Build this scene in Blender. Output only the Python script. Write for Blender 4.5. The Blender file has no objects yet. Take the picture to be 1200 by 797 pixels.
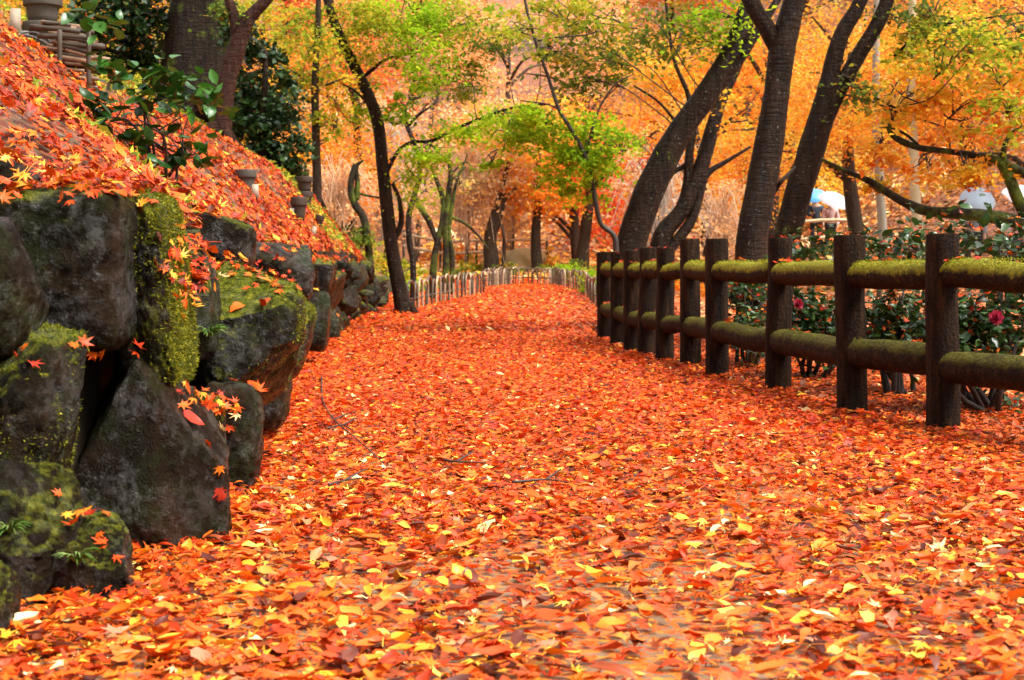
import bpy, bmesh, math
import numpy as np
from mathutils import Vector, Matrix
from mathutils.bvhtree import BVHTree

R = math.radians
sc = bpy.context.scene
COL = sc.collection

# ------------------------------------------------------------------ camera, sky, sun, exposure
F = 1800.0            # focal length in photo pixels (1200 wide)
HZ = 313.0            # horizon row
CH = 0.8              # camera height
cam_d = bpy.data.cameras.new('camera')
cam = bpy.data.objects.new('camera', cam_d); COL.objects.link(cam)
cam.location = (0, 0, CH); cam.rotation_euler = (R(90), 0, 0)
cam_d.sensor_width = 36; cam_d.lens = 36 * F / 1200.0
cam_d.shift_y = -(398.5 - HZ) / 1200.0
cam_d.clip_start = 0.05; cam_d.clip_end = 1000
cam_d.dof.use_dof = True; cam_d.dof.focus_distance = 6.5; cam_d.dof.aperture_fstop = 8.0
sc.camera = cam

SUN_AZ, SUN_EL = R(110), R(58)
w = bpy.data.worlds.new('World'); sc.world = w; w.use_nodes = True
nt = w.node_tree; bg = nt.nodes['Background']
sky = nt.nodes.new('ShaderNodeTexSky'); sky.sky_type = 'NISHITA'; sky.sun_disc = False
sky.sun_elevation = SUN_EL; sky.sun_rotation = SUN_AZ
sky.air_density = 1.0; sky.dust_density = 4.0; sky.ozone_density = 0.5
hs = nt.nodes.new('ShaderNodeHueSaturation'); hs.inputs['Saturation'].default_value = 0.12
nt.links.new(sky.outputs[0], hs.inputs['Color']); nt.links.new(hs.outputs[0], bg.inputs['Color'])
bg.inputs['Strength'].default_value = 0.13
sun_d = bpy.data.lights.new('sun', 'SUN'); sun_d.energy = 1.5; sun_d.angle = R(18); sun_d.color = (1, 0.95, 0.86)
sun = bpy.data.objects.new('sun', sun_d); COL.objects.link(sun)
sdir = Vector((math.sin(SUN_AZ) * math.cos(SUN_EL), math.cos(SUN_AZ) * math.cos(SUN_EL), math.sin(SUN_EL)))
sun.rotation_euler = sdir.to_track_quat('Z', 'Y').to_euler(); sun.location = (20, 10, 40)
vs = sc.view_settings
vs.view_transform = 'Standard'; vs.look = 'None'; vs.gamma = 1; vs.use_curve_mapping = False
vs.exposure = 1.75
sc.cycles.max_bounces = 9; sc.cycles.diffuse_bounces = 7; sc.cycles.glossy_bounces = 2
sc.cycles.transmission_bounces = 7; sc.cycles.use_denoising = True

rng = np.random.default_rng(7)

# ------------------------------------------------------------------ small maths
def ss(t, a, b):
    t = np.clip((np.asarray(t, float) - a) / (b - a), 0, 1); return t * t * (3 - 2 * t)

def vnoise(P, scale=1.0, seed=0):
    """value noise in 3D, about -1..1"""
    P = np.asarray(P, float) * scale + seed * 17.13
    i = np.floor(P).astype(np.int64); f = P - i; f = f * f * (3 - 2 * f)
    out = 0
    for dx in (0, 1):
        for dy in (0, 1):
            for dz in (0, 1):
                n = (i[:, 0] + dx) * 73856093 ^ (i[:, 1] + dy) * 19349663 ^ (i[:, 2] + dz) * 83492791
                n = (n ^ (n >> 13)) * 1274126177 & 0x7fffffff
                h = (n % 100003) / 50001.5 - 1
                out = out + h * (f[:, 0] if dx else 1 - f[:, 0]) * (f[:, 1] if dy else 1 - f[:, 1]) * (f[:, 2] if dz else 1 - f[:, 2])
    return out

WY = [0, 3.7, 4.4, 5.0, 6.3, 8.6, 11.2, 15, 21.5, 28, 40, 80]
WX = [-1.05, -0.98, -0.95, -0.95, -1.12, -1.48, -1.76, -1.88, -2.15, -2.3, -2.8, -4]
def xw(y): return np.interp(y, WY, WX)
def ztop(y): return np.interp(y, [0, 4, 7, 10, 16, 24, 30, 60], [1.0, 0.98, 0.86, 0.9, 0.86, 0.82, 0.3, 0.3])
def grade(y): return np.interp(y, [0, 5, 10, 15, 19, 24, 40, 60], [0.62, 0.66, 0.76, 1.0, 1.3, 1.3, 0.2, 0.05])
def inset(y): return np.interp(y, [0, 4.3, 5, 9.5, 24], [.3, .3, .25, .2, .17])
def base_z(x, y):
    x = np.asarray(x, float); y = np.asarray(y, float)
    z = np.interp(y, [-20, 18, 45, 52, 58, 140], [0, 0, 0.25, 0.75, 1.0, 27])
    z = z + ss(x, 3.5, 9) * ss(y, 18, 44) * 0.9 + 0.55 * np.maximum(0, x - 10.0) * ss(y, 28, 42)
    return z
def emb_z(x, y):
    u = np.maximum(0, xw(y) - np.asarray(x, float)) * (.12 + .88 * ss(y, 4.0, 5.8))
    u = np.where(u > 6, 6 + (u - 6) * 0.3, u); kk = np.interp(y, [10, 17], [1, .45]); u = np.minimum(u, .9) + kk * np.maximum(0, u - .9)
    b = vnoise(np.stack([np.ravel(x), np.ravel(y), np.zeros(np.size(x))], 1), 0.9, 3).reshape(np.shape(x)) * 0.11 * np.minimum(1, u * 2) + vnoise(np.stack([np.ravel(x), np.ravel(y), np.zeros(np.size(x))], 1), 3.1, 6).reshape(np.shape(x)) * 0.035 * np.minimum(1, u * 2)
    return ztop(y) - 0.04 + grade(y) * u + b + np.interp(y, [24, 45, 52, 140], [0, .25, .75, 27])
def hfun(x, y):
    x = float(x); y = float(y)
    g = float(base_z(x, y))
    if x < xw(y): g = max(g, float(emb_z(np.array([x]), np.array([y]))[0]))
    return g
def W(px, py, d): return Vector(((px - 600) / F * d, d, CH + (HZ - py) / F * d))
def hit(px, py, lift=0.0, d0=2.5, d1=120):
    d = d0
    while d < d1:
        p = W(px, py, d)
        if p.z <= hfun(p.x, p.y) + lift: return p
        d += 0.03 if d < 30 else 0.15
    return W(px, py, d1)

# ------------------------------------------------------------------ object helpers
def link(o, parent=None):
    COL.objects.link(o)
    if parent is not None: o.parent = parent
    return o
def tag(o, label, cat, group=None, kind=None):
    if label: o['label'] = label
    if cat: o['category'] = cat
    if group: o['group'] = group
    if kind: o['kind'] = kind
    return o
def empty(name, loc, label, cat, group=None):
    o = bpy.data.objects.new(name, None); o.empty_display_size = 0.2; o.location = loc
    return tag(link(o), label, cat, group)

class Geo:
    def __init__(s): s.V = []; s.Fs = []; s.C = []; s.n = 0
    def add(s, V, faces, col=None):
        V = np.asarray(V, float).reshape(-1, 3)
        for f in (faces if isinstance(faces, list) else [faces]):
            s.Fs.append(np.asarray(f, np.int64) + s.n)
        s.V.append(V); s.n += len(V)
        if col is not None: s.C.append(np.broadcast_to(np.asarray(col, float), (len(V), 3)))
        return s
    def mesh(s, name, mat, smooth=False, off=(0, 0, 0)):
        me = bpy.data.meshes.new(name)
        V = np.concatenate(s.V) - np.asarray(off, float)
        tot = np.concatenate([np.full(len(f), f.shape[1], np.int32) for f in s.Fs])
        loops = np.concatenate([f.ravel() for f in s.Fs]).astype(np.int32)
        start = np.concatenate([[0], np.cumsum(tot)[:-1]]).astype(np.int32)
        me.vertices.add(len(V)); me.vertices.foreach_set('co', V.astype(np.float32).ravel())
        me.loops.add(len(loops)); me.loops.foreach_set('vertex_index', loops)
        me.polygons.add(len(tot)); me.polygons.foreach_set('loop_start', start); me.polygons.foreach_set('loop_total', tot)
        if smooth: me.polygons.foreach_set('use_smooth', np.ones(len(tot), bool))
        if s.C:
            a = me.color_attributes.new('col', 'FLOAT_COLOR', 'POINT')
            c = np.concatenate(s.C); c = np.concatenate([c, np.ones((len(c), 1))], 1)
            a.data.foreach_set('color', c.astype(np.float32).ravel())
        me.update(calc_edges=True); me.validate()
        me.materials.append(mat)
        return me
    def obj(s, name, mat, parent=None, smooth=False, off=(0, 0, 0)):
        o = bpy.data.objects.new(name, s.mesh(name, mat, smooth, off))
        return link(o, parent)

def catmull(P, rad, k=4):
    P = np.asarray([tuple(p) for p in P], float); rad = np.asarray(rad, float)
    if len(P) < 3: k = max(2, k)
    Q = np.vstack([2 * P[0] - P[1], P, 2 * P[-1] - P[-2]]); out = []; ro = []
    for i in range(len(P) - 1):
        a, b, c, d = Q[i:i + 4]
        for t in np.linspace(0, 1, k, endpoint=False):
            out.append(.5 * (2 * b + (c - a) * t + (2 * a - 5 * b + 4 * c - d) * t * t + (3 * b - a - 3 * c + d) * t ** 3))
            ro.append(rad[i] * (1 - t) + rad[i + 1] * t)
    out.append(P[-1]); ro.append(rad[-1])
    return np.array(out), np.array(ro)

def tube(P, rad, seg=10, k=4, rough=0.0, seed=0, cap=True, squash=1.0):
    C, rr = catmull(P, rad, k)
    T = np.gradient(C, axis=0); T /= np.linalg.norm(T, axis=1)[:, None] + 1e-9
    n = np.cross(T[0], (0.31, 0.9, 0.13)); n /= np.linalg.norm(n)
    V = []; a = np.linspace(0, 2 * np.pi, seg, endpoint=False)
    for i in range(len(C)):
        n = n - T[i] * n.dot(T[i]); n /= np.linalg.norm(n); b = np.cross(T[i], n)
        V.append(C[i] + rr[i] * (np.cos(a)[:, None] * n + squash * np.sin(a)[:, None] * b))
    V = np.array(V)
    if rough:
        flat = V.reshape(-1, 3)
        sca = 0.55 / max(np.mean(rr), 1e-3)
        nz = vnoise(flat * (1, 1, .45), sca, seed) * .6 + vnoise(flat, sca * 2.6, seed + 1) * .3
        cen = np.repeat(C, seg, 0); V = (cen + (flat - cen) * (1 + rough * nz)[:, None]).reshape(V.shape)
    m = len(C); i = np.arange(m - 1)[:, None] * seg; j = np.arange(seg)[None]; j2 = (j + 1) % seg
    q = np.stack([i + j, i + j2, i + seg + j2, i + seg + j], -1).reshape(-1, 4)
    V = V.reshape(-1, 3); fs = [q]
    if cap:
        V = np.vstack([V, C[0], C[-1]]); c0 = m * seg; jj = np.arange(seg); j2 = (jj + 1) % seg
        fs.append(np.stack([np.full(seg, c0), j2, jj], 1)); fs.append(np.stack([np.full(seg, c0 + 1), (m - 1) * seg + jj, (m - 1) * seg + j2], 1))
    return V, fs

def lathe(prof, seg=20):
    """prof: list of (r, z), closed surface of revolution"""
    a = np.linspace(0, 2 * np.pi, seg, endpoint=False); V = []
    for r, z in prof: V.append(np.stack([r * np.cos(a), r * np.sin(a), np.full(seg, z)], 1))
    m = len(prof); i = np.arange(m - 1)[:, None] * seg; j = np.arange(seg)[None]; j2 = (j + 1) % seg
    return np.concatenate(V), [np.stack([i + j, i + j2, i + seg + j2, i + seg + j], -1).reshape(-1, 4)]

def box(cx, cy, cz, sx, sy, sz):
    V = np.array([(x, y, z) for x in (-.5, .5) for y in (-.5, .5) for z in (-.5, .5)]) * (sx, sy, sz) + (cx, cy, cz)
    f = np.array([(0, 1, 3, 2), (4, 6, 7, 5), (0, 4, 5, 1), (2, 3, 7, 6), (0, 2, 6, 4), (1, 5, 7, 3)])
    return V, [f]

# ------------------------------------------------------------------ materials
def mat(name):
    m = bpy.data.materials.new(name); m.use_nodes = True
    n = m.node_tree; b = n.nodes['Principled BSDF']
    return m, n, b
def node(n, t, **kw):
    x = n.nodes.new(t)
    for k, v in kw.items():
        if k in x.inputs.keys(): x.inputs[k].default_value = v
        else: setattr(x, k, v)
    return x
def ramp(n, fac, stops):
    r = n.nodes.new('ShaderNodeValToRGB'); e = r.color_ramp.elements
    while len(e) < len(stops): e.new(0.5)
    for el, (p, c) in zip(e, stops): el.position = p; el.color = (*c, 1)
    n.links.new(fac, r.inputs[0]); return r.outputs[0]
def mixc(n, fac, a, b):
    m = n.nodes.new('ShaderNodeMix'); m.data_type = 'RGBA'
    if hasattr(fac, 'links'): n.links.new(fac, m.inputs[0])
    else: m.inputs[0].default_value = fac
    for s, v in ((6, a), (7, b)):
        if hasattr(v, 'links'): n.links.new(v, m.inputs[s])
        else: m.inputs[s].default_value = (*v, 1)
    return m.outputs[2]
def math_(n, op, a, b=0.5, clamp=False):
    m = n.nodes.new('ShaderNodeMath'); m.operation = op; m.use_clamp = clamp
    for i, v in enumerate((a, b)):
        if hasattr(v, 'links'): n.links.new(v, m.inputs[i])
        else: m.inputs[i].default_value = v
    return m.outputs[0]
def noise(n, vec, scale, detail=4, rough=.6):
    t = node(n, 'ShaderNodeTexNoise', Scale=scale, Detail=detail, Roughness=rough)
    if vec is not None: n.links.new(vec, t.inputs['Vector'])
    return t.outputs['Fac']
def pos(n): return n.nodes.new('ShaderNodeNewGeometry').outputs['Position']
def bump(n, b, h, strength=.5, dist=.02):
    x = node(n, 'ShaderNodeBump', Strength=strength, Distance=dist)
    n.links.new(h, x.inputs['Height']); n.links.new(x.outputs[0], b.inputs['Normal'])
def upmask(n, lo, hi):
    g = n.nodes.new('ShaderNodeNewGeometry'); s = n.nodes.new('ShaderNodeSeparateXYZ'); n.links.new(g.outputs['Normal'], s.inputs[0])
    m = n.nodes.new('ShaderNodeMapRange'); n.links.new(s.outputs['Z'], m.inputs[0]); m.inputs[1].default_value = lo; m.inputs[2].default_value = hi
    return m.outputs[0]

def leaf_mat(name, trans=0.0, rough=.42, spec=.45):
    m, n, b = mat(name)
    a = n.nodes.new('ShaderNodeVertexColor'); a.layer_name = 'col'
    n.links.new(a.outputs[0], b.inputs['Base Color'])
    b.inputs['Roughness'].default_value = rough; b.inputs['Specular IOR Level'].default_value = spec
    if trans:
        t = n.nodes.new('ShaderNodeBsdfTranslucent'); n.links.new(a.outputs[0], t.inputs['Color'])
        mx = n.nodes.new('ShaderNodeMixShader'); mx.inputs[0].default_value = trans
        n.links.new(b.outputs[0], mx.inputs[1]); n.links.new(t.outputs[0], mx.inputs[2])
        n.links.new(mx.outputs[0], n.nodes['Material Output'].inputs['Surface'])
    return m
M_litter = leaf_mat('litter_leaf', 0.15, .45, .2)
M_grass = leaf_mat('grass_blade', .3, .5, .1)
M_leaf = leaf_mat('tree_leaf', 0.55, .6, .08)
M_gloss = leaf_mat('glossy_leaf', 0.15, .33, .4)
M_petal = leaf_mat('petal', 0.3, .5, .3)

def plain(name, c, rough=.6, spec=.4, var=.25, scale=12, bmp=.25):
    m, n, b = mat(name); p = pos(n); f = noise(n, p, scale)
    n.links.new(mixc(n, f, tuple(x * (1 - var) for x in c), tuple(min(1, x * (1 + var)) for x in c)), b.inputs['Base Color'])
    b.inputs['Roughness'].default_value = rough; b.inputs['Specular IOR Level'].default_value = spec
    if bmp: bump(n, b, noise(n, p, scale * 4), bmp, .01)
    return m

def litter_ground(name, cols, scale=16, dark=.5):
    m, n, b = mat(name); p = pos(n)
    v = node(n, 'ShaderNodeTexVoronoi', Scale=scale, Randomness=1.0); n.links.new(p, v.inputs['Vector'])
    s = n.nodes.new('ShaderNodeSeparateColor'); n.links.new(v.outputs['Color'], s.inputs[0])
    k = len(cols); c = ramp(n, s.outputs[0], [(i / k, cc) for i, cc in enumerate(cols)])
    n.nodes[-1].color_ramp.interpolation = 'CONSTANT' if False else 'LINEAR'
    big = noise(n, p, .6, 3)
    c = mixc(n, math_(n, 'MULTIPLY', big, dark), c, (.10, .045, .02))
    n.links.new(c, b.inputs['Base Color']); b.inputs['Roughness'].default_value = .5
    bump(n, b, v.outputs['Distance'], .8, .04)
    return m
M_ground = litter_ground('leaf_strewn_ground', [(.16, .035, .01), (.4, .08, .015), (.28, .11, .025), (.45, .11, .02), (.12, .05, .02)], 9, .8)
M_slope = litter_ground('embankment_earth', [(.22, .04, .01), (.36, .07, .012), (.12, .05, .015), (.07, .07, .014), (.3, .07, .014)], 18, 1.0)

def soil():
    m, n, b = mat('wet_path_soil'); p = pos(n)
    f = noise(n, p, 5, 6); g = noise(n, p, 90, 3)
    c = mixc(n, f, (.13, .08, .045), (.30, .19, .11)); vo = node(n, 'ShaderNodeTexVoronoi', Scale=55.0); n.links.new(p, vo.inputs['Vector']); sp = n.nodes.new('ShaderNodeSeparateColor'); n.links.new(vo.outputs['Color'], sp.inputs[0])
    crumbs = ramp(n, sp.outputs[1], [(0, (.5, .06, .01)), (.4, (.62, .13, .015)), (.75, (.6, .25, .03)), (1, (.2, .04, .015))]); c = mixc(n, math_(n, 'GREATER_THAN', sp.outputs[0], .45), c, crumbs); c = mixc(n, math_(n, 'MULTIPLY', g, .4), c, (.07, .04, .025))
    b.inputs['Specular IOR Level'].default_value = .12; n.links.new(c, b.inputs['Base Color'])
    r = n.nodes.new('ShaderNodeMapRange'); n.links.new(f, r.inputs[0]); r.inputs[3].default_value = .12; r.inputs[4].default_value = .45
    n.links.new(r.outputs[0], b.inputs['Roughness']); bump(n, b, g, .35, .006)
    return m
M_soil = soil()

M_earth = plain('dark_earth', (.03, .02, .012), .8, .2, .5, 9)
def rock(name, mossy=.5, tint=(.0155, .010, .005), lichen=.3):
    m, n, b = mat(name)
    tc = n.nodes.new('ShaderNodeTexCoord'); oi = n.nodes.new('ShaderNodeObjectInfo')
    add = n.nodes.new('ShaderNodeVectorMath'); add.operation = 'ADD'
    cb = n.nodes.new('ShaderNodeCombineXYZ'); n.links.new(math_(n, 'MULTIPLY', oi.outputs['Random'], 40), cb.inputs[0])
    n.links.new(tc.outputs['Object'], add.inputs[0]); n.links.new(cb.outputs[0], add.inputs[1]); p = add.outputs[0]
    f = noise(n, p, 5, 8, .65); g = noise(n, p, 28, 6, .7); h = noise(n, p, 2.2, 4)
    c = ramp(n, f, [(.3, tuple(x * .3 for x in tint)), (.5, tint), (.62, (tint[0] * 1.9, tint[1] * 1.45, tint[2] * 1.1)), (.75, (tint[0] * 2.6, tint[1] * 2.6, tint[2] * 2.6))])
    alg = n.nodes.new('ShaderNodeMapRange'); n.links.new(noise(n, p, 3.3, 5, .7), alg.inputs[0]); alg.inputs[1].default_value = .48; alg.inputs[2].default_value = .62; alg.inputs[4].default_value = .75
    c = mixc(n, math_(n, 'MULTIPLY', noise(n, p, 75, 5, .8), .55), c, (.004, .0025, .0012)); c = mixc(n, alg.outputs[0], c, mixc(n, g, (.004, .008, .002), (.030, .040, .010)))
    c = mixc(n, math_(n, 'MULTIPLY', math_(n, 'GREATER_THAN', g, .67), lichen), c, (.2, .19, .14))
    # moss
    up = upmask(n, -.5, .9)
    mm = math_(n, 'ADD', math_(n, 'MULTIPLY', up, .45), math_(n, 'MULTIPLY', h, 1.0))
    mm = math_(n, 'ADD', mm, math_(n, 'MULTIPLY', g, .5))
    mr = n.nodes.new('ShaderNodeMapRange'); n.links.new(mm, mr.inputs[0])
    t0 = 1.32 - .5 * mossy; mr.inputs[1].default_value = t0; mr.inputs[2].default_value = t0 + .18
    moss = ramp(n, noise(n, p, 45, 4), [(.3, (.025, .035, .003)), (.5, (.10, .11, .007)), (.7, (.24, .22, .012))])
    n.links.new(mixc(n, mr.outputs[0], c, moss), b.inputs['Base Color'])
    ro = n.nodes.new('ShaderNodeMapRange'); n.links.new(f, ro.inputs[0]); ro.inputs[1].default_value = .3; ro.inputs[2].default_value = .7; ro.inputs[3].default_value = .1; ro.inputs[4].default_value = .38
    wet = n.nodes.new('ShaderNodeMapRange'); n.links.new(math_(n, 'ADD', noise(n, p, 7, 6, .7), math_(n, 'MULTIPLY', g, .35)), wet.inputs[0]); wet.inputs[1].default_value = .64; wet.inputs[2].default_value = .8; wet.inputs[3].default_value = .07; wet.inputs[4].default_value = .5
    n.links.new(wet.outputs[0], b.inputs['Specular IOR Level'])
    rr = n.nodes.new('ShaderNodeMix'); n.links.new(mr.outputs[0], rr.inputs[0]); n.links.new(ro.outputs[0], rr.inputs[2]); rr.inputs[3].default_value = .9
    n.links.new(rr.outputs[0], b.inputs['Roughness'])
    fine = noise(n, p, 110, 5, .75); hh = math_(n, 'ADD', math_(n, 'MULTIPLY', f, 1.0), math_(n, 'MULTIPLY', g, .7)); hh = math_(n, 'ADD', hh, math_(n, 'MULTIPLY', fine, .35))
    hh = math_(n, 'ADD', hh, math_(n, 'MULTIPLY', math_(n, 'MULTIPLY', mr.outputs[0], noise(n, p, 130, 3)), .8))
    bump(n, b, hh, .9, .035)
    return m
M_rock = rock('wet_rock', .45)
M_rockm = rock('mossy_rock', .62, (.018, .013, .007))
M_rockv = rock('moss_covered_rock', .95)
M_rockw = rock('wet_smooth_rock', .08, (.019, .0105, .005), .12)
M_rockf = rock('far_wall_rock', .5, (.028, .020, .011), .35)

def bark(name, c0, c1, moss=.3, spots=.3):
    m, n, b = mat(name); p = pos(n)
    mp = n.nodes.new('ShaderNodeMapping'); mp.inputs['Scale'].default_value = (1, 1, .22); n.links.new(p, mp.inputs[0])
    f = noise(n, mp.outputs[0], 14, 6, .65); g = noise(n, p, 2.2, 4); s = noise(n, p, 30, 2, .4)
    len_ = n.nodes.new('ShaderNodeMapping'); len_.inputs['Scale'].default_value = (1, 1, 5); n.links.new(p, len_.inputs[0]); ln = noise(n, len_.outputs[0], 7, 5, .7)
    fr = n.nodes.new('ShaderNodeMapRange'); n.links.new(math_(n, 'ADD', math_(n, 'MULTIPLY', f, .65), math_(n, 'MULTIPLY', ln, .35)), fr.inputs[0]); fr.inputs[1].default_value = .34; fr.inputs[2].default_value = .68
    c = mixc(n, fr.outputs[0], c0, tuple(x * 1.35 for x in c1))
    c = mixc(n, math_(n, 'MULTIPLY', math_(n, 'GREATER_THAN', s, .7), spots), c, (.26, .25, .2))
    mr = n.nodes.new('ShaderNodeMapRange'); n.links.new(math_(n, 'ADD', math_(n, 'MULTIPLY', g, 1.0), math_(n, 'MULTIPLY', f, .3)), mr.inputs[0])
    mr.inputs[1].default_value = .98 - .55 * moss; mr.inputs[2].default_value = 1.12 - .5 * moss
    c = mixc(n, mr.outputs[0], c, ramp(n, noise(n, p, 30, 4), [(.3, (.035, .05, .006)), (.7, (.16, .21, .02))]))
    n.links.new(c, b.inputs['Base Color']); b.inputs['Roughness'].default_value = .42; b.inputs['Specular IOR Level'].default_value = .1
    bump(n, b, math_(n, 'ADD', f, math_(n, 'MULTIPLY', ln, .7)), 1.0, .06)
    return m
M_bark = bark('wet_dark_bark', (.0015, .0008, .0004), (.034, .0175, .009), .24, .5)
M_barkred = bark('reddish_bark', (.008, .003, .002), (.055, .02, .011), .15, .1)
M_barkm = bark('mossy_bark', (.008, .006, .003), (.04, .028, .014), .66, .1)
M_barkold = bark('old_bark', (.003, .002, .001), (.024, .013, .007), .5, .1)
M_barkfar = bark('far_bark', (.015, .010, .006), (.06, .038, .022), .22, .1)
M_twig = plain('twig_bark', (.035, .024, .018), .55)
M_pole = plain('pale_pole_bark', (.42, .34, .19), .6, .4, .3, 6)
M_polegrey = plain('grey_pole_bark', (.26, .24, .18), .6, .4, .4, 6)

def log_mat(name, moss):
    m, n, b = mat(name); p = pos(n)
    mp = n.nodes.new('ShaderNodeMapping'); mp.inputs['Scale'].default_value = (1, 1, 1 if moss else .16); n.links.new(p, mp.inputs[0])
    f = noise(n, mp.outputs[0], 26, 6, .7); g = noise(n, p, 60, 4, .7)
    c = ramp(n, f, [(.3, (.003, .0014, .0006)), (.5, (.018, .008, .003)), (.68, (.06, .028, .011)), (.8, (.11, .06, .028))])
    if moss:
        up = upmask(n, -.15, .55)
        mm = math_(n, 'ADD', math_(n, 'MULTIPLY', up, 1.0), math_(n, 'MULTIPLY', math_(n, 'SUBTRACT', noise(n, p, 9, 8, .75), .5), 2.2))
        mr = n.nodes.new('ShaderNodeMapRange'); n.links.new(mm, mr.inputs[0]); mr.inputs[1].default_value = .92 - .7 * moss; mr.inputs[2].default_value = 1.4 - .7 * moss
        mossc = ramp(n, g, [(.3, (.04, .036, .005)), (.5, (.10, .09, .01)), (.7, (.18, .155, .02))]) if moss < .6 else ramp(n, g, [(.3, (.09, .10, .006)), (.5, (.27, .25, .012)), (.7, (.46, .40, .03))])
        c = mixc(n, mr.outputs[0], c, mossc)
    n.links.new(c, b.inputs['Base Color']); b.inputs['Roughness'].default_value = .6; b.inputs['Specular IOR Level'].default_value = .1
    bump(n, b, math_(n, 'ADD', math_(n, 'MULTIPLY', f, 1.5), g), .9, .03)
    return m
M_post = log_mat('fence_post_wood', .0)
M_rail = log_mat('mossy_top_rail', 1.0)
M_rail2 = log_mat('damp_lower_rail', .55)
M_bamboo = plain('weathered_bamboo', (.52, .42, .28), .4, .5, .35, 14, .1)
def hoopm():
    m, n, b = mat('bamboo_hoop'); oi = n.nodes.new('ShaderNodeObjectInfo'); p = pos(n)
    c = ramp(n, oi.outputs['Random'], [(0, (.46, .35, .22)), (.3, (.3, .2, .12)), (.42, (.07, .045, .028)), (.85, (.04, .027, .016))])  # random dark tones put the shading of hoop legs into the colour
    n.links.new(mixc(n, math_(n, 'MULTIPLY', noise(n, p, 25), .5), c, (.2, .14, .08)), b.inputs['Base Color']); b.inputs['Roughness'].default_value = .4; return m
M_hoop = hoopm()
M_bamdark = plain('dark_bamboo_tie', (.05, .035, .022), .5)
M_pot = plain('grey_clay_pot', (.065, .055, .042), .6, .3, .35, 9)
M_potdark = plain('brown_clay_pot', (.05, .032, .022), .6, .3, .35, 9)
M_tag = plain('pale_wooden_tag', (.34, .26, .19), .7, .3, .3, 20)
M_taggrey = plain('grey_wooden_tag', (.16, .14, .12), .7, .3, .2, 20)
M_stick = plain('cut_stick_bark', (.22, .13, .075), .7, .3, .6, 10)
M_brush = plain('pinkish_brown_twigs', (.64, .42, .26), .7, .1, .5, 10)
M_brushg = plain('pale_grey_twigs', (.5, .42, .34), .7, .2, .5, 10)
M_stick2 = plain('dark_stick_bark', (.06, .045, .03), .7, .3, .5, 10)
M_rail3 = plain('pale_bamboo_rail', (.5, .36, .2), .5, .4, .3, 8, .1)
M_thatch = plain('straw_wrap', (.42, .33, .16), .8, .2, .4, 30)

# palettes (linear albedo, weight)
RO = [((.64, .06, .005), 5), ((.72, .105, .007), 5), ((.72, .17, .012), 1.8), ((.36, .022, .005), 3), ((.76, .36, .03), .5), ((.13, .02, .008), .9), ((.8, .5, .2), .25)]
OY = [((.66, .085, .007), 5), ((.72, .15, .01), 4), ((.78, .3, .018), 1.3), ((.5, .042, .006), 4), ((.82, .54, .08), .6), ((.82, .66, .3), .4), ((.10, .018, .008), 1.5), ((.28, .05, .012), 1.6), ((.6, .22, .08), .5)]
BR = [((.45, .07, .012), 3), ((.3, .06, .015), 3), ((.6, .12, .015), 2), ((.16, .05, .02), 2)]
GR = [((.26, .46, .014), 4), ((.38, .54, .018), 4), ((.52, .60, .025), 3), ((.14, .28, .015), 1.6)]
YG = [((.30, .38, .025), 4), ((.45, .46, .03), 4), ((.6, .48, .03), 2.5), ((.16, .24, .02), 3), ((.75, .42, .04), 1.5)]
OLV = [((.13, .2, .03), 4), ((.2, .26, .03), 3), ((.08, .14, .03), 3), ((.4, .36, .03), 2), ((.6, .3, .03), 1)]
YO = [((.8, .46, .03), 4), ((.82, .34, .025), 4), ((.8, .6, .06), 2.5), ((.78, .2, .02), 2), ((.5, .42, .04), 1.5), ((.85, .68, .25), .6)]
OR = [((.8, .26, .02), 4), ((.82, .36, .03), 4), ((.76, .15, .015), 3), ((.82, .5, .06), 2), ((.6, .3, .04), 1)]
PE = [((.88, .42, .15), 4), ((.88, .54, .25), 4), ((.86, .36, .09), 3), ((.88, .68, .4), 2), ((.8, .32, .12), 2)]
RD = [((.72, .10, .03), 4), ((.78, .17, .05), 3), ((.6, .05, .02), 3), ((.8, .28, .06), 1.5)]
DG = [((.014, .04, .009), 4), ((.026, .065, .012), 4), ((.05, .10, .02), 2), ((.008, .02, .006), 2)]
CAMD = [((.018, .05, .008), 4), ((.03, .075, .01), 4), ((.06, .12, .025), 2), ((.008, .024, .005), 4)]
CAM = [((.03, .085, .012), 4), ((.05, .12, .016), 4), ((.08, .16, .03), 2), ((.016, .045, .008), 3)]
BRN = [((.5, .28, .13), 4), ((.66, .34, .1), 3), ((.5, .34, .2), 3), ((.72, .36, .07), 3), ((.5, .46, .08), 1)]

def pick(pal, n, r=rng, jit=.18):
    c = np.array([p[0] for p in pal]); wt = np.array([p[1] for p in pal], float)
    o = c[r.choice(len(c), n, p=wt / wt.sum())]
    return np.clip(o * (1 + r.normal(0, jit, (n, 1))), .004, .88)

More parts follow.
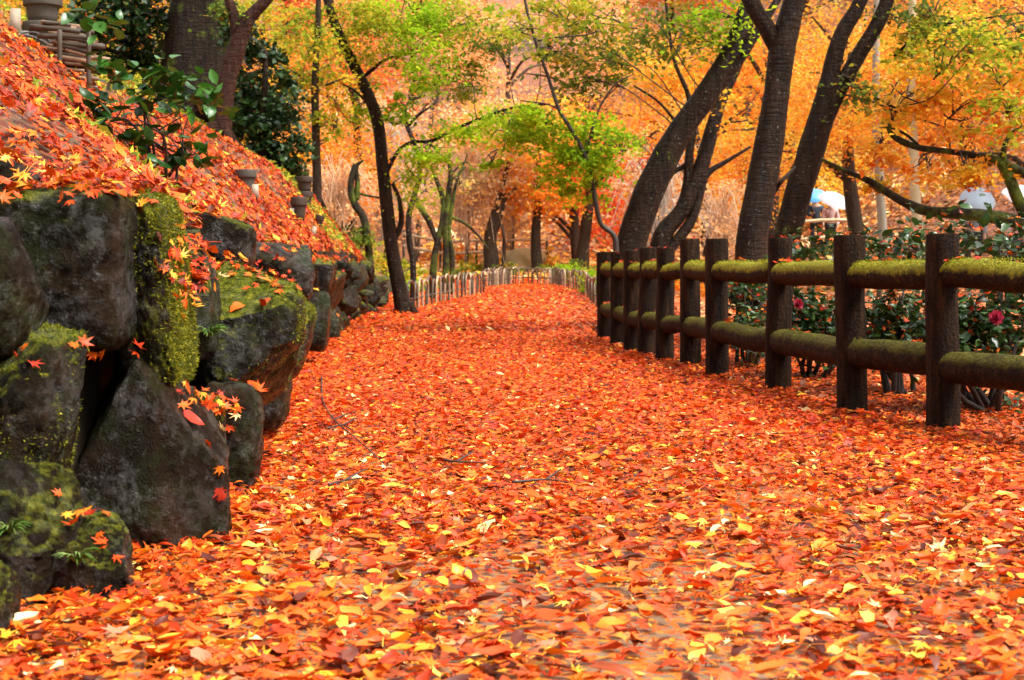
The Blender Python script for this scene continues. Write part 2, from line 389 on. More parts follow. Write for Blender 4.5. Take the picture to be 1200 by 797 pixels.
# ------------------------------------------------------------------ leaf templates
def t_maple(lobes=7):
    if lobes == 7: ang = [0, 42, 82, 122]; ln = [1, .94, .74, .42]; nr = .36
    else: ang = [0, 58, 112]; ln = [1, .88, .55]; nr = .34
    pts = []
    full = [(-a, l) for a, l in list(zip(ang, ln))[:0:-1]] + list(zip(ang, ln))
    for i, (a, l) in enumerate(full):
        pts.append((a, l))
        if i < len(full) - 1: pts.append(((a + full[i + 1][0]) / 2, nr * (l + full[i + 1][1]) / 1.7))
    pts.append((180, .10))
    V = [(0, 0, 0)] + [(math.sin(R(a)) * l * .5, math.cos(R(a)) * l * .5, 0) for a, l in pts]
    k = len(pts); f = [(0, 1 + (i + 1) % k, 1 + i) for i in range(k)]
    return np.array(V), np.array(f)
def t_oval():
    ys = [-.5, -.3, 0, .28, .5]; ws = [0, .2, .27, .17, 0]
    V = [(0, -.5, 0)] + [p for y, x in zip(ys[1:4], ws[1:4]) for p in ((-x, y, .35 * x), (0, y, 0), (x, y, .35 * x))] + [(0, .5, 0)]
    f = [(0, 2, 1), (0, 3, 2), (1, 2, 5), (1, 5, 4), (2, 3, 6), (2, 6, 5), (4, 5, 8), (4, 8, 7), (5, 6, 9), (5, 9, 8), (7, 8, 10), (8, 9, 10)]
    return np.array(V, float), np.array(f)
T7 = t_maple(7); T5 = t_maple(5); TO = t_oval()
TS = (np.array([(0, -.05, 0), (0, .5, 0), (.15, .14, .02), (.45, .08, 0), (0, -.42, 0), (-.45, .08, 0), (-.15, .14, .02)]), np.array([(0, 2, 1), (0, 3, 2), (0, 4, 3), (0, 5, 4), (0, 6, 5), (0, 1, 6)]))
TQ = (np.array([(0, -.5, 0), (.32, .02, .06), (0, .5, 0), (-.32, .02, .06)]), np.array([(0, 1, 2, 3)]))

def scatter(geo, T, P, size, pal_cols, r=rng, tilt=.45, curl=.5, base_n=None, aniso=None):
    """instance template T at points P with random yaw and tilt"""
    n = len(P)
    if n == 0: return
    V, f = T; k = len(V)
    size = np.broadcast_to(size, (n,))
    yaw = r.uniform(0, 2 * np.pi, n); ta = r.uniform(0, 2 * np.pi, n); tl = np.abs(r.normal(0, tilt, n))
    cu = r.normal(0, curl, n)
    L = np.repeat(V[None], n, 0)
    r2 = (L[..., 0] ** 2 + L[..., 1] ** 2)
    L = L.copy(); L[..., 2] += cu[:, None] * r2 + r.normal(0, .04, (n, k)) * (r2 > .03)
    if aniso is not None: L[..., 0] *= aniso[:, None]
    L *= size[:, None, None]
    c, s = np.cos(yaw), np.sin(yaw)
    x = L[..., 0] * c[:, None] - L[..., 1] * s[:, None]; y = L[..., 0] * s[:, None] + L[..., 1] * c[:, None]; z = L[..., 2]
    ax, ay = np.cos(ta)[:, None], np.sin(ta)[:, None]; ct, st = np.cos(tl)[:, None], np.sin(tl)[:, None]
    d = (x * ax + y * ay) * (1 - ct)
    X = x * ct + ay * z * st + ax * d; Y = y * ct - ax * z * st + ay * d; Z = z * ct + (ax * y - ay * x) * st
    L = np.stack([X, Y, Z], -1)
    if base_n is not None:        # lean with the slope: base_n = (n,3) normals
        up = np.array([0, 0, 1.0]); nx = base_n
        t1 = np.cross(np.broadcast_to([0, 1.0, 0], nx.shape), nx); t1 /= np.linalg.norm(t1, axis=1)[:, None]; t2 = np.cross(nx, t1)
        L = L[..., 0:1] * t1[:, None] + L[..., 1:2] * t2[:, None] + L[..., 2:3] * nx[:, None]
    L = L + P[:, None]
    ff = (f[None] + (np.arange(n) * k)[:, None, None]).reshape(-1, f.shape[1])
    geo.add(L.reshape(-1, 3), [ff], np.repeat(pal_cols, k, 0))

# ------------------------------------------------------------------ ground, path, embankment
def grid_sheet(name, xs, ys, zf, m):
    X, Y = np.meshgrid(xs, ys); Z = zf(X, Y)
    V = np.stack([X, Y, Z], -1).reshape(-1, 3); nx, ny = len(xs), len(ys)
    i = np.arange(ny - 1)[:, None] * nx; j = np.arange(nx - 1)[None]
    q = np.stack([i + j, i + j + 1, i + nx + j + 1, i + nx + j], -1).reshape(-1, 4)
    g = Geo(); g.add(V, [q]); o = g.obj(name, m, None, True); o['kind'] = 'structure'; return o
xs = np.concatenate([np.linspace(-130, -12, 30), np.linspace(-11, 20, 63), np.linspace(21, 130, 30)])
ys = np.concatenate([np.linspace(-25, -3, 6), np.linspace(-2, 60, 90), np.linspace(61, 150, 45)])
ground = grid_sheet('ground', xs, ys, base_z, M_ground)
FX = lambda y: np.interp(y, [0, 6.4, 7.4, 12.3, 16.5, 20, 26, 45], [3.3, 2.3, 2.08, 1.43, 1.0, .95, 1.35, 2.0])  # right edge of path
def path_sheet():
    ysp = np.linspace(-3, 47, 90); V = []; k = 9
    for y in ysp:
        for t in np.linspace(0, 1, k):
            x = (xw(y) - .1) * (1 - t) + (FX(y) + .25) * t; V.append((x, y, float(base_z(x, y)) + .006))
    i = np.arange(len(ysp) - 1)[:, None] * k; j = np.arange(k - 1)[None]
    q = np.stack([i + j, i + j + 1, i + k + j + 1, i + k + j], -1).reshape(-1, 4)
    g = Geo(); g.add(V, [q]); o = g.obj('path', M_soil, None, True); o['kind'] = 'structure'; return o
path = path_sheet()

def embankment():
    yse = np.concatenate([[4.3], np.arange(4.3, 30, .22), np.arange(30, 90, 2.0)])
    us = np.concatenate([[0, 0, .05, .15], np.linspace(.3, 9, 36), np.linspace(10, 90, 12)]); V = []
    for ri, y in enumerate(yse):
        x0 = xw(y) - inset(y)
        for k, u in enumerate(us):
            x = x0 - u
            if k == 0: z = -.1
            elif k == 1: z = float(ztop(y)) - .16 + float(np.interp(y, [24, 45, 52, 140], [0, .25, .75, 27]))
            else: z = float(emb_z(np.array([x]), np.array([y]))[0])
            V.append((x, y, -.1 if ri == 0 else z))
    k = len(us); i = np.arange(len(yse) - 1)[:, None] * k; j = np.arange(k - 1)[None]
    q = np.stack([i + j, i + k + j, i + k + j + 1, i + j + 1], -1).reshape(-1, 4)
    g = Geo(); g.add(V, [q]); o = g.obj('embankment', M_slope, None, True); o.data.materials.append(M_earth)
    mi = np.zeros(len(q), np.int32).reshape(len(yse) - 1, k - 1); mi[:, :2] = 1; mi[0] = 1; o.data.polygons.foreach_set('material_index', mi.ravel()); o['kind'] = 'structure'; return o
embank = embankment()

# ------------------------------------------------------------------ stone wall
def ico(l):
    bm = bmesh.new(); bmesh.ops.create_icosphere(bm, subdivisions=l, radius=1)
    V = np.array([v.co[:] for v in bm.verts]); f = np.array([[v.index for v in fc.verts] for fc in bm.faces]); bm.free(); return V, f
ICO = {l: ico(l) for l in (3, 4, 5, 6)}
def stone_shape(seed, size, p=4.0, cuts=5, lvl=4, rough=.05, cutlo=.62, cutlist=None):
    r = np.random.default_rng(seed); V, f = ICO[lvl]
    rad = (np.abs(V) ** p).sum(1) ** (-1 / p); X = V * rad[:, None]
    cl = cutlist or []
    for _ in range(cuts):
        n = r.normal(0, 1, 3); n /= np.linalg.norm(n); cl = cl + [(n, r.uniform(cutlo, .95))]
    for n, c in cl:
        n = np.asarray(n, float); n /= np.linalg.norm(n)
        h = X @ n; over = np.maximum(0, h - c); X = X - over[:, None] * n * .96
    nz = vnoise(X, 1.6, seed) * .6 + vnoise(X, 4, seed + 5) * .35 + vnoise(X, 10, seed + 9) * .2 - np.abs(vnoise(X, 3.1, seed + 4)) * .35 + .1 + ((vnoise(X, 24, seed + 2) * .12 + vnoise(X, 55, seed + 3) * .06) if lvl > 4 else 0)
    if lvl > 4:
        ck = np.maximum(np.clip(1 - np.abs(vnoise(X + .15 * vnoise(X, 6, seed)[:, None], 1.9, seed + 21)) * 11, 0, 1), .6 * np.clip(1 - np.abs(vnoise(X, 3.7, seed + 31)) * 9, 0, 1)); nz = nz - ck * .42
    X = X * (1 + rough * 1.9 * nz)[:, None]
    return X * np.asarray(size) / 2, f
wall = empty('stone_wall', (-1.2, 9, 0), 'dry stone retaining wall of dark wet mossy rocks along the embankment', 'stone wall')
WALLOFF = np.array((-1.2, 9, 0.0))
BV = []; BF = []; BN = [0]; MOSSY = []
def put_stone(c, size, rot, seed, m, lvl=4, p=4.0, cuts=5, rough=.05, cutlo=.62, label=None, cutlist=None):
    X, f = stone_shape(seed, size, p, cuts, lvl, rough, cutlo, cutlist)
    rm = np.array((Matrix.Rotation(rot[2], 3, 'Z') @ Matrix.Rotation(rot[1], 3, 'Y') @ Matrix.Rotation(rot[0], 3, 'X')))
    Xw = X @ rm.T
    g = Geo(); g.add(Xw, [f]); o = g.obj('stone', m, wall, True); o.location = Vector(c) - Vector(WALLOFF)
    if label: o['label'] = label
    if m is M_rockv: MOSSY.append((Xw + np.array(c), f, (.12, 60000, .4)))
    elif m is M_rockm and lvl > 4: MOSSY.append((Xw + np.array(c), f, (.5, 40000, .25)))
    BV.append(Xw + np.array(c)); BF.append(f + BN[0]); BN[0] += len(Xw)
    return o
def px_stone(x0, y0, x1, y1, d, depth, rot, seed, m, **kw):
    c = W((x0 + x1) / 2, (y0 + y1) / 2, d); s = d / F
    return put_stone(c, ((x1 - x0) * s * 1.16, depth, (y1 - y0) * s * 1.1), rot, seed, m, **kw)
big = dict(lvl=6)
# squared block with a moss-covered end
px_stone(-20, 232, 160, 396, 4.5, .62, (0, R(1), R(-3)), 11, M_rock, p=10, cuts=1, rough=.03, cutlo=.86, label='large squared dark block topped with leaves', **big)
px_stone(152, 240, 208, 440, 4.62, .5, (0, R(-5), R(4)), 12, M_rockv, p=6, cuts=1, rough=.05, cutlo=.8, label='bright green moss covered end stone', **big)
# tall pointed wet stone
px_stone(82, 424, 250, 690, 4.42, .42, (0, R(-3), R(5)), 21, M_rockw, p=4.5, cuts=2, rough=.05, cutlo=.8, label='tall pointed wet brown stone', **big,
         cutlist=[((-.75, -.2, .62), .62), ((.72, -.1, .68), .72), ((-.3, -.93, .2), .62), ((.62, -.78, .05), .72)])
px_stone(-45, 262, 42, 420, 4.0, .4, (0, R(10), R(6)), 31, M_rockw, p=3.2, cuts=4, rough=.05, **big)
px_stone(-50, 392, 90, 600, 4.05, .5, (0, R(6), R(-10)), 32, M_rockm, p=3.4, cuts=4, rough=.06, **big)
px_stone(-60, 552, 84, 728, 3.75, .45, (0, R(4), R(12)), 33, M_rock, p=3.2, cuts=4, rough=.06, **big)
px_stone(62, 610, 146, 722, 3.78, .28, (0, R(-6), R(20)), 34, M_rock, p=3, cuts=4, rough=.07, **big)
px_stone(-70, 670, 12, 790, 3.35, .3, (0, 0, R(10)), 35, M_rock, p=3, cuts=4, rough=.07, **big)
px_stone(70, 385, 205, 480, 4.9, .35, (0, R(-8), 0), 36, M_rock, p=4, cuts=4, **big)
px_stone(-40, 190, 40, 262, 4.5, .3, (0, R(12), 0), 37, M_rockw, p=3, cuts=4, lvl=5)
px_stone(196, 470, 272, 625, 5.0, .36, (0, R(4), R(10)), 38, M_rock, p=3.4, cuts=4, rough=.06, **big)
px_stone(222, 455, 300, 585, 5.65, .4, (0, R(4), R(12)), 39, M_rockw, p=3.6, cuts=3, **big)
# jutting mossy boulder
px_stone(205, 322, 340, 482, 6.1, .62, (0, R(12), R(6)), 41, M_rockm, p=4, cuts=3, rough=.05, cutlo=.72, label='jutting boulder with a mossy shoulder', **big,
         cutlist=[((.7, -.3, -.62), .72), ((-.3, -.5, .85), .8)])
px_stone(190, 300, 250, 420, 5.8, .4, (0, R(-6), R(4)), 42, M_rock, p=4, cuts=3, lvl=5)
px_stone(205, 254, 292, 312, 7.2, .4, (0, R(12), R(8)), 43, M_rock, p=4, cuts=4, lvl=5)
px_stone(290, 288, 364, 350, 9.3, .55, (0, R(2), R(4)), 44, M_rockw, p=6, cuts=3, rough=.045, lvl=5)
px_stone(292, 342, 332, 448, 8.6, .5, (0, R(5), R(6)), 45, M_rock, p=3.5, cuts=4, lvl=5)
px_stone(312, 352, 360, 438, 9.6, .5, (0, R(14), R(6)), 46, M_rockm, p=3.5, cuts=4, lvl=5)
px_stone(262, 400, 335, 500, 7.0, .5, (0, R(5), R(6)), 47, M_rock, p=3.5, cuts=4, lvl=5)
px_stone(360, 342, 384, 408, 12.5, .4, (0, R(3), R(6)), 48, M_rockw, p=5, cuts=3, lvl=4)
# the receding courses
rw = np.random.default_rng(5)
s = 10.2
while s < 28.5:
    zt = float(ztop(s)); wd = rw.uniform(.34, .62)
    nlev = rw.choice([2, 3], p=[.45, .55]); zs = np.linspace(0, zt + .02, nlev + 1)
    zs[1:-1] += rw.normal(0, .05, nlev - 1)
    for k in range(nlev):
        h = zs[k + 1] - zs[k]; yy = s + rw.normal(0, .08)
        put_stone((float(xw(yy)) - .2 + rw.uniform(-.04, .06), yy, (zs[k] + zs[k + 1]) / 2 + rw.normal(0, .015)), (rw.uniform(.4, .55), wd * 1.12, h * 1.14),
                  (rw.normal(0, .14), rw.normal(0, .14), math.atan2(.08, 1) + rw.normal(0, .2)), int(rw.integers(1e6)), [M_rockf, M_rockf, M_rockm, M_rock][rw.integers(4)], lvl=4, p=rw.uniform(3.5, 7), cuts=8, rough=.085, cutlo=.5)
    s += wd
# a few behind the near facing stones so that no joint shows through
for yy in np.arange(3.0, 9.4, .42):
    for zz in ((.2, .55, .75) if yy > 4.6 else (.2, .5)):
        put_stone((float(xw(yy)) - float(np.interp(yy, [4, 5.2, 7, 9], [.62, .5, .32, .25])), yy, zz), (.45, .6, .5), (rw.normal(0, .2), rw.normal(0, .2), rw.normal(0, .3)), int(rw.integers(1e6)), M_rock, lvl=3)
bvh = BVHTree.FromPolygons(np.concatenate(BV).tolist(), np.concatenate(BF).tolist())

# ------------------------------------------------------------------ fallen leaves
def wavy(x, y): return vnoise(np.stack([x, y, 0 * x], 1), 1.1, 4)
def path_litter(name, y0, y1, dens, T2, size, pals, xr=None, hi=.03, cover=None, tilt=.3, xspan=None):
    n = int(dens * (y1 - y0) * 6); y = rng.uniform(y0, y1, n); x = rng.uniform(-4, 9, n) if xspan is None else rng.uniform(*xspan, n)
    lim = y * .34 + .3
    ok = (np.abs(x) < lim) & (x > xw(y) - .32) & (x < FX(y) + (1.6 if xr is None else xr))
    x, y = x[ok], y[ok]
    if cover is not None:
        ok = rng.uniform(0, 1, len(x)) < cover(x, y); x, y = x[ok], y[ok]
    z = base_z(x, y) + .012 + rng.uniform(0, 1, len(x)) ** 2 * hi
    P = np.stack([x, y, z], 1); g = Geo()
    mixf = np.clip(ss(y, 4.5, 9.5) + wavy(x, y) * .25, 0, 1)
    isred = rng.uniform(0, 1, len(x)) < mixf
    cols = np.where(isred[:, None], pick(pals[0], len(x)), pick(pals[1], len(x)))
    edge = rng.uniform(0, 1, len(x)) < ss(x - FX(y), -.35, .1) * .75
    cols = np.where(edge[:, None], pick(BR, len(x)), cols)
    kind = rng.uniform(0, 1, len(x)); sz = size * np.exp(rng.normal(0, .25, len(x)))
    k0 = 0
    for T, fr in T2:
        q = (kind >= k0) & (kind < k0 + fr); k0 += fr
        an = rng.uniform(.5, 1.05, q.sum())
        scatter(g, T, P[q], sz[q], cols[q], tilt=tilt, curl=.55, aniso=an)
    o = g.obj(name, M_litter, path); o['kind'] = 'stuff'; return o
def sparse(x, y):     # bare wet patches close to the camera
    return np.clip(.55 + .6 * wavy(x * 1.6, y * .8) + (y - 3.4) * .26 - np.maximum(0, x) * .06 + np.maximum(0, -x) * .35, .12, 1)
path_litter('leaf_litter', 2.6, 5.2, 2300, [(T7, .6), (TO, .4)], .055, (RO, OY), hi=.03, tilt=.27, cover=sparse, xspan=(-2, 2.6))
path_litter('leaf_litter', 5.2, 9, 2400, [(T5, .45), (TS, .25), (TO, .3)], .049, (RO, OY), hi=.035, tilt=.28, cover=sparse, xspan=(-2, 4))
path_litter('leaf_litter', 9, 18, 1900, [(TS, .55), (TQ, .45)], .047, (RO, OY), hi=.04, tilt=.3, xspan=(-2.3, 4.5))
path_litter('leaf_litter', 18, 47, 560, [(TQ, 1.01)], .078, (RO, OY), hi=.05, tilt=.35, xspan=(-4, 4))
# the ground beyond the fence
def far_litter():
    n = 30000; y = rng.uniform(6, 34, n); x = rng.uniform(1.2, 14, n)
    ok = (x > FX(y) + .9) & (x < y * .345 + .6); x, y = x[ok], y[ok]
    P = np.stack([x, y, base_z(x, y) + .01 + rng.uniform(0, .04, len(x))], 1); g = Geo()
    scatter(g, TS, P, .09 * np.exp(rng.normal(0, .25, len(x))), pick([((.78, .26, .09), 4), ((.78, .36, .16), 3), ((.7, .16, .04), 3)], len(x)), tilt=.35)
    o = g.obj('leaf_litter', M_litter, ground); o['kind'] = 'stuff'
far_litter()
# on the embankment
def slope_litter():
    g = Geo()
    for (y0, y1, n, T2, size) in ((3.2, 8, 18000, [(T5, .8), (TO, .2)], .058), (8, 26, 60000, [(TS, .6), (TQ, .4)], .066)):
        y = rng.uniform(max(y0, 4.25), y1, n); u = rng.uniform(0, 1, n) ** 1.3 * 6; x = xw(y) - .10 - u
        ok = (np.abs(x) < y * .345 + .25); x, y, u = x[ok], y[ok], u[ok]
        green = ss(vnoise(np.stack([x, y, 0 * x], 1), .55, 8) + ss(y, 15, 20) * .8 + ss(u, 1.2, 2.6) * .5, .3, .8)
        bare = ss(vnoise(np.stack([x, y, 0 * x], 1), 2.3, 12), .02, .5); keep = rng.uniform(0, 1, len(x)) > np.maximum(green * .5, bare * .5); x, y, u, green = x[keep], y[keep], u[keep], green[keep]
        z = emb_z(x, y) + .012 + rng.uniform(0, .045, len(x)); inn = u < inset(y) + .05; okk = np.ones(len(x), bool)
        for q in np.nonzero(inn)[0]:
            h = bvh.ray_cast(Vector((x[q], y[q], 2.2)), Vector((0, 0, -1)))
            if h[0] is None or h[0].z < .5: okk[q] = u[q] > inset(y[q]) - .1
            else: z[q] = max(h[0].z + .01 + rng.uniform(0, .04), z[q] if u[q] > inset(y[q]) - .15 else 0); okk[q] = h[1].z > .45
        x, y, u, z, green = x[okk], y[okk], u[okk], z[okk], green[okk]
        nrm = np.stack([grade(y), 0 * y, np.ones(len(y))], 1); nrm /= np.linalg.norm(nrm, axis=1)[:, None]
        P = np.stack([x, y, z], 1); kind = rng.uniform(0, 1, len(x)); k0 = 0
        cols = pick([((.55, .05, .005), 5), ((.62, .09, .006), 4), ((.68, .18, .012), 2), ((.28, .022, .005), 4), ((.72, .34, .03), .8), ((.14, .03, .01), 2)], len(x)); yel = rng.uniform(0, 1, len(x)) < green * .5
        cols = np.where(yel[:, None], pick([((.5, .36, .03), 3), ((.3, .3, .03), 3), ((.4, .14, .03), 3), ((.7, .3, .03), 2)], len(x)), cols)
        sz = size * np.exp(rng.normal(0, .25, len(x)))
        for T, fr in T2:
            q = (kind >= k0) & (kind < k0 + fr); k0 += fr
            scatter(g, T, P[q], sz[q], cols[q], tilt=.36, curl=.7, base_n=nrm[q])
    o = g.obj('leaf_litter', M_litter, embank); o['kind'] = 'stuff'
    # grass and low weeds
    g = Geo(); n = 26000; y = rng.uniform(6.0, 30, n); u = rng.uniform(0, 6, n); x = xw(y) - .2 - u
    green = ss(vnoise(np.stack([x, y, 0 * x], 1), .55, 8) + ss(y, 15, 20) * .8 + ss(u, 1.2, 2.6) * .5, .3, .8)
    ok = (rng.uniform(0, 1, n) < green * 1.0 + .03); x, y = x[ok], y[ok]; m = len(x)
    P = np.stack([x, y, emb_z(x, y) + .06 + rng.uniform(0, .04, m)], 1)
    scatter(g, TQ, P, rng.uniform(.05, .11, m), pick([((.16, .24, .02), 3), ((.32, .36, .03), 3), ((.5, .45, .04), 1.5)], m), tilt=1.1, aniso=np.full(m, .5))
    o = g.obj('low_weeds', M_grass, embank); o['kind'] = 'stuff'
slope_litter()
# on ledges and crevices of the wall
def ledge_litter():
    n = 9000; y = rng.uniform(3.4, 20, n); x = xw(y) + rng.uniform(-.6, .25, n); P = []; N = []
    for a, b in zip(x, y):
        zz = 1.6
        for _ in range(2):
            h = bvh.ray_cast(Vector((a, b, zz)), Vector((0, 0, -1)))
            if h[0] is None: break
            pr = .75 if a < xw(b) - .12 else .22
            if h[1].z > .55 and rng.uniform() < pr and h[0].z > hfun(a, b) - .02 and abs(a) < b * .36: P.append(h[0] + Vector((0, 0, .008 + rng.uniform() * .015))); N.append(h[1])
            zz = h[0].z - .03
    P = np.array(P); N = np.array(N); g = Geo(); q = rng.uniform(0, 1, len(P)) < .8
    c = pick(RO + [((.8, .34, .03), 2)], len(P)); sz = rng.uniform(.055, .085, len(P))
    for T, m in ((T7, q), (TO, ~q)): scatter(g, T, P[m], sz[m], c[m], tilt=.4, curl=.6, base_n=N[m])
    o = g.obj('leaf_litter', M_litter, wall, off=tuple(WALLOFF)); o['kind'] = 'stuff'
ledge_litter()

# the largest fallen leaves, one by one
def obj_leaf_mat(name, stops):
    m, n, b = mat(name); oi = n.nodes.new('ShaderNodeObjectInfo')
    c = ramp(n, oi.outputs['Random'], stops); n.nodes[-1].color_ramp.interpolation = 'CONSTANT'
    for x in n.nodes:
        if x.type == 'VALTORGB': x.color_ramp.interpolation = 'CONSTANT'
    f = noise(n, pos(n), 60, 3); c = mixc(n, math_(n, 'MULTIPLY', math_(n, 'GREATER_THAN', f, .6), .3), c, (.25, .05, .02))
    n.links.new(c, b.inputs['Base Color']); b.inputs['Roughness'].default_value = .4; b.inputs['Specular IOR Level'].default_value = .25
    return m
M_big = obj_leaf_mat('large_fallen_leaf', [(0, (.68, .12, .01)), (.26, (.74, .2, .015)), (.46, (.78, .36, .025)), (.58, (.55, .06, .01)), (.80, (.8, .5, .07)), (.86, (.82, .62, .26)), (.885, (.13, .03, .015)), (.93, (.5, .16, .08))])
M_bigred = obj_leaf_mat('large_maple_leaf', [(0, (.72, .12, .012)), (.3, (.8, .26, .02)), (.55, (.82, .42, .035)), (.7, (.62, .06, .01)), (.92, (.8, .55, .12))])
def leaf_meshes(T, m, k, name):
    out = []
    for i in range(k):
        V, f = T; V = V.copy(); r2 = V[:, 0] ** 2 + V[:, 1] ** 2; r = np.random.default_rng(100 + i)
        V[:, 2] += r.normal(0, .6) * r2 + r.normal(0, .05, len(V)) * (r2 > .02); V[:, 0] *= r.uniform(.7, 1.05)
        g = Geo(); g.add(V, [f]); pet = tube([(0, V[:, 1].min() * .2 if T is T7 else -.48, 0), (r.normal(0, .06), -.6, .02), (r.normal(0, .15), -.85, .03)], [.016, .012, .01], 4, 2)
        g.add(*pet); out.append(g.mesh(name, m))
    return out
L7 = leaf_meshes(T7, M_bigred, 5, 'maple_leaf'); L7b = leaf_meshes(T7, M_big, 4, 'maple_leaf'); LO = leaf_meshes(TO, M_big, 6, 'oval_leaf')
def leaf_obj(me, P, size, parent, rot, off=(0, 0, 0)):
    o = bpy.data.objects.new('leaf', me); o.location = Vector(P) - Vector(off); o.scale = (size,) * 3; o.rotation_euler = rot; return link(o, parent)
cnt = 0
while cnt < 290:
    px, py = rng.uniform(0, 1200), 797 - 240 * rng.uniform() ** 1.6
    d = CH * F / (py - HZ); x = (px - 600) / F * d
    if x < xw(d) + .12 or x > FX(d): continue
    me = LO[rng.integers(6)] if rng.uniform() < .62 else L7b[rng.integers(4)]
    leaf_obj(me, (x, d, .028 + rng.uniform(0, .014)), rng.uniform(.055, .09), path, (rng.normal(0, .15), rng.normal(0, .15), rng.uniform(0, 6.28))); cnt += 1
cnt = 0
while cnt < 150:
    y = 4.2 + 2.8 * rng.uniform() ** 1.5; u = rng.uniform(-.02, 1.1); x = float(xw(y)) - .05 - u
    if abs(x) > y * .335: continue
    z = float(emb_z(np.array([x]), np.array([y]))[0]); h = bvh.ray_cast(Vector((x, y, 2)), Vector((0, 0, -1)))
    if u < inset(y) + .05:
        if h[0] is None or h[0].z < .6 or h[1].z < .4: continue
        z = h[0].z
    elif h[0] is not None: z = max(z, h[0].z)
    leaf_obj(L7[rng.integers(5)], (x, y, z + .05), rng.uniform(.06, .088), embank, (rng.normal(0, .4), .45 + rng.normal(0, .4), rng.uniform(0, 6.28))); cnt += 1

# ------------------------------------------------------------------ log fence
PX = [(1105, 278, 507), (998, 279, 487), (912, 281, 460), (840, 283, 444), (809, 282, 431), (779, 292, 425), (758, 292, 419), (741, 295, 415), (725, 297, 407), (709, 297, 400)]
fp = []
for x, t, b_ in PX:
    d = CH * F / (b_ - HZ); fp.append((Vector(((x - 600) / F * d, d, 0)), CH + (HZ - t) / F * d))
e0 = fp[0][0] * 2 - fp[1][0]; fp = [(Vector((e0.x + .05, e0.y - .1, 0)), .945)] + fp
fence = empty('log_fence', fp[0][0], 'sturdy log fence with square-cut round posts and mossy rails beside the leafy path', 'fence')
foff = np.array(fp[0][0])
rf = np.random.default_rng(3); rail_pts = []
for i, (p, t) in enumerate(fp):
    g = Geo(); ln = np.clip(rf.normal(0, .008, 2), -.012, .012); rs = rf.uniform(.94, 1.07)
    prof = [(p.x, p.y, -.25), (p.x, p.y, t * .33), (p.x + ln[0], p.y, t * .66), (p.x + ln[0], p.y + ln[1], t - .012), (p.x + ln[0], p.y + ln[1], t)]
    g.add(*tube(prof, [.083 * rs, .081 * rs, .079 * rs, .079 * rs, .072 * rs], 28, 8, .09, i)); g.obj('post', M_post, fence, True, foff)
for i in range(len(fp) - 1):
    a, b_ = fp[i][0], fp[i + 1][0]; dv = (b_ - a).normalized()
    for (z, r0, m, nm) in ((.765, .073, M_rail, 'top_rail'), (.335, .077, M_rail2, 'lower_rail')):
        r_ = r0 * rf.uniform(.95, 1.06); z0 = z + rf.normal(0, .008); z1 = z + rf.normal(0, .008)
        s0, s1 = a + dv * .05, b_ - dv * .05; L = (s1 - s0).length
        pts = [s0 + Vector((0, 0, z0)), s0 + dv * .06 + Vector((0, 0, z0)), s0.lerp(s1, .35) + Vector((0, 0, z0 * .65 + z1 * .35 + rf.normal(0, .006))), s0.lerp(s1, .7) + Vector((0, 0, z0 * .3 + z1 * .7)), s1 - dv * .06 + Vector((0, 0, z1)), s1 + Vector((0, 0, z1))]
        g = Geo(); g.add(*tube(pts, [r_ * .8, r_ * .97, r_, r_, r_ * .97, r_ * .8], 18, 6, .07, i * 3 + 1)); o = g.obj(nm, m, fence, True, foff)
        rail_pts.append((pts[1], pts[4], r_, z))
def rail_leaves():
    P = []
    for a, b_, r_, z in rail_pts:
        k = int(rf.integers(4, 14) * (1 if z > .5 else .4) * (a - b_).length); c0 = rf.uniform(0, 1)
        for _ in range(k):
            t = np.clip(rf.normal(c0, .14), 0, 1); s_ = rf.normal(0, .02); p = a.lerp(b_, t); P.append((p.x + s_, p.y, p.z + math.sqrt(max(0, r_ ** 2 - s_ ** 2)) + .012))
    for p, t in fp:
        for _ in range(rf.integers(2, 8)): P.append((p.x + rf.normal(0, .035), p.y + rf.normal(0, .035), t + .012))
    P = np.array(P); g = Geo(); scatter(g, T7, P, rf.uniform(.045, .075, len(P)), pick(RO, len(P)), tilt=.5, curl=.8)
    o = g.obj('fallen_leaves', M_litter, fence, off=foff); o['kind'] = 'stuff'
rail_leaves()

def fibres(P, N, size, parent, off, r, pal=((( .16, .17, .008), 3), ((.30, .28, .012), 3), ((.42, .37, .025), 2), ((.07, .08, .006), 2))):
    g = Geo(); n = len(P); d = N + r.normal(0, .45, (n, 3)); d /= np.linalg.norm(d, axis=1)[:, None]
    sd = np.cross(d, r.normal(0, 1, (n, 3))); sd /= np.linalg.norm(sd, axis=1)[:, None]; L = (size * r.uniform(.5, 1.4, n))[:, None]
    V = np.stack([P - d * L * .3 - sd * L * .22, P - d * L * .3 + sd * L * .22, P + d * L], 1).reshape(-1, 3)
    g.add(V, [np.arange(3 * n).reshape(-1, 3)], np.repeat(pick(list(pal), n, r), 3, 0)); o = g.obj('moss', M_grass, parent, off=off); o['kind'] = 'stuff'
def rail_moss():
    P = []; N = []
    for a, b_, r_, z in rail_pts:
        k = 1200 if z > .5 else 260; t = rf.uniform(-.04, 1.04, k); dv = np.array((b_ - a).normalized()); sd = np.cross(dv, (0, 0, 1)); A = np.array(a); B = np.array(b_)
        th = rf.normal(0, .62 if z > .5 else .5, k); nn = sd * np.sin(th)[:, None] + np.array((0, 0, 1)) * np.cos(th)[:, None]; q = A + (B - A) * t[:, None] + nn * r_
        ok = (vnoise(q, 9, 5) + rf.normal(0, .3, k) > (-.12 if z > .5 else .3)) & (np.abs(th) < 1.5); P.append(q[ok]); N.append(nn[ok])
    fibres(np.concatenate(P), np.concatenate(N), .010, fence, foff, rf)
rail_moss()
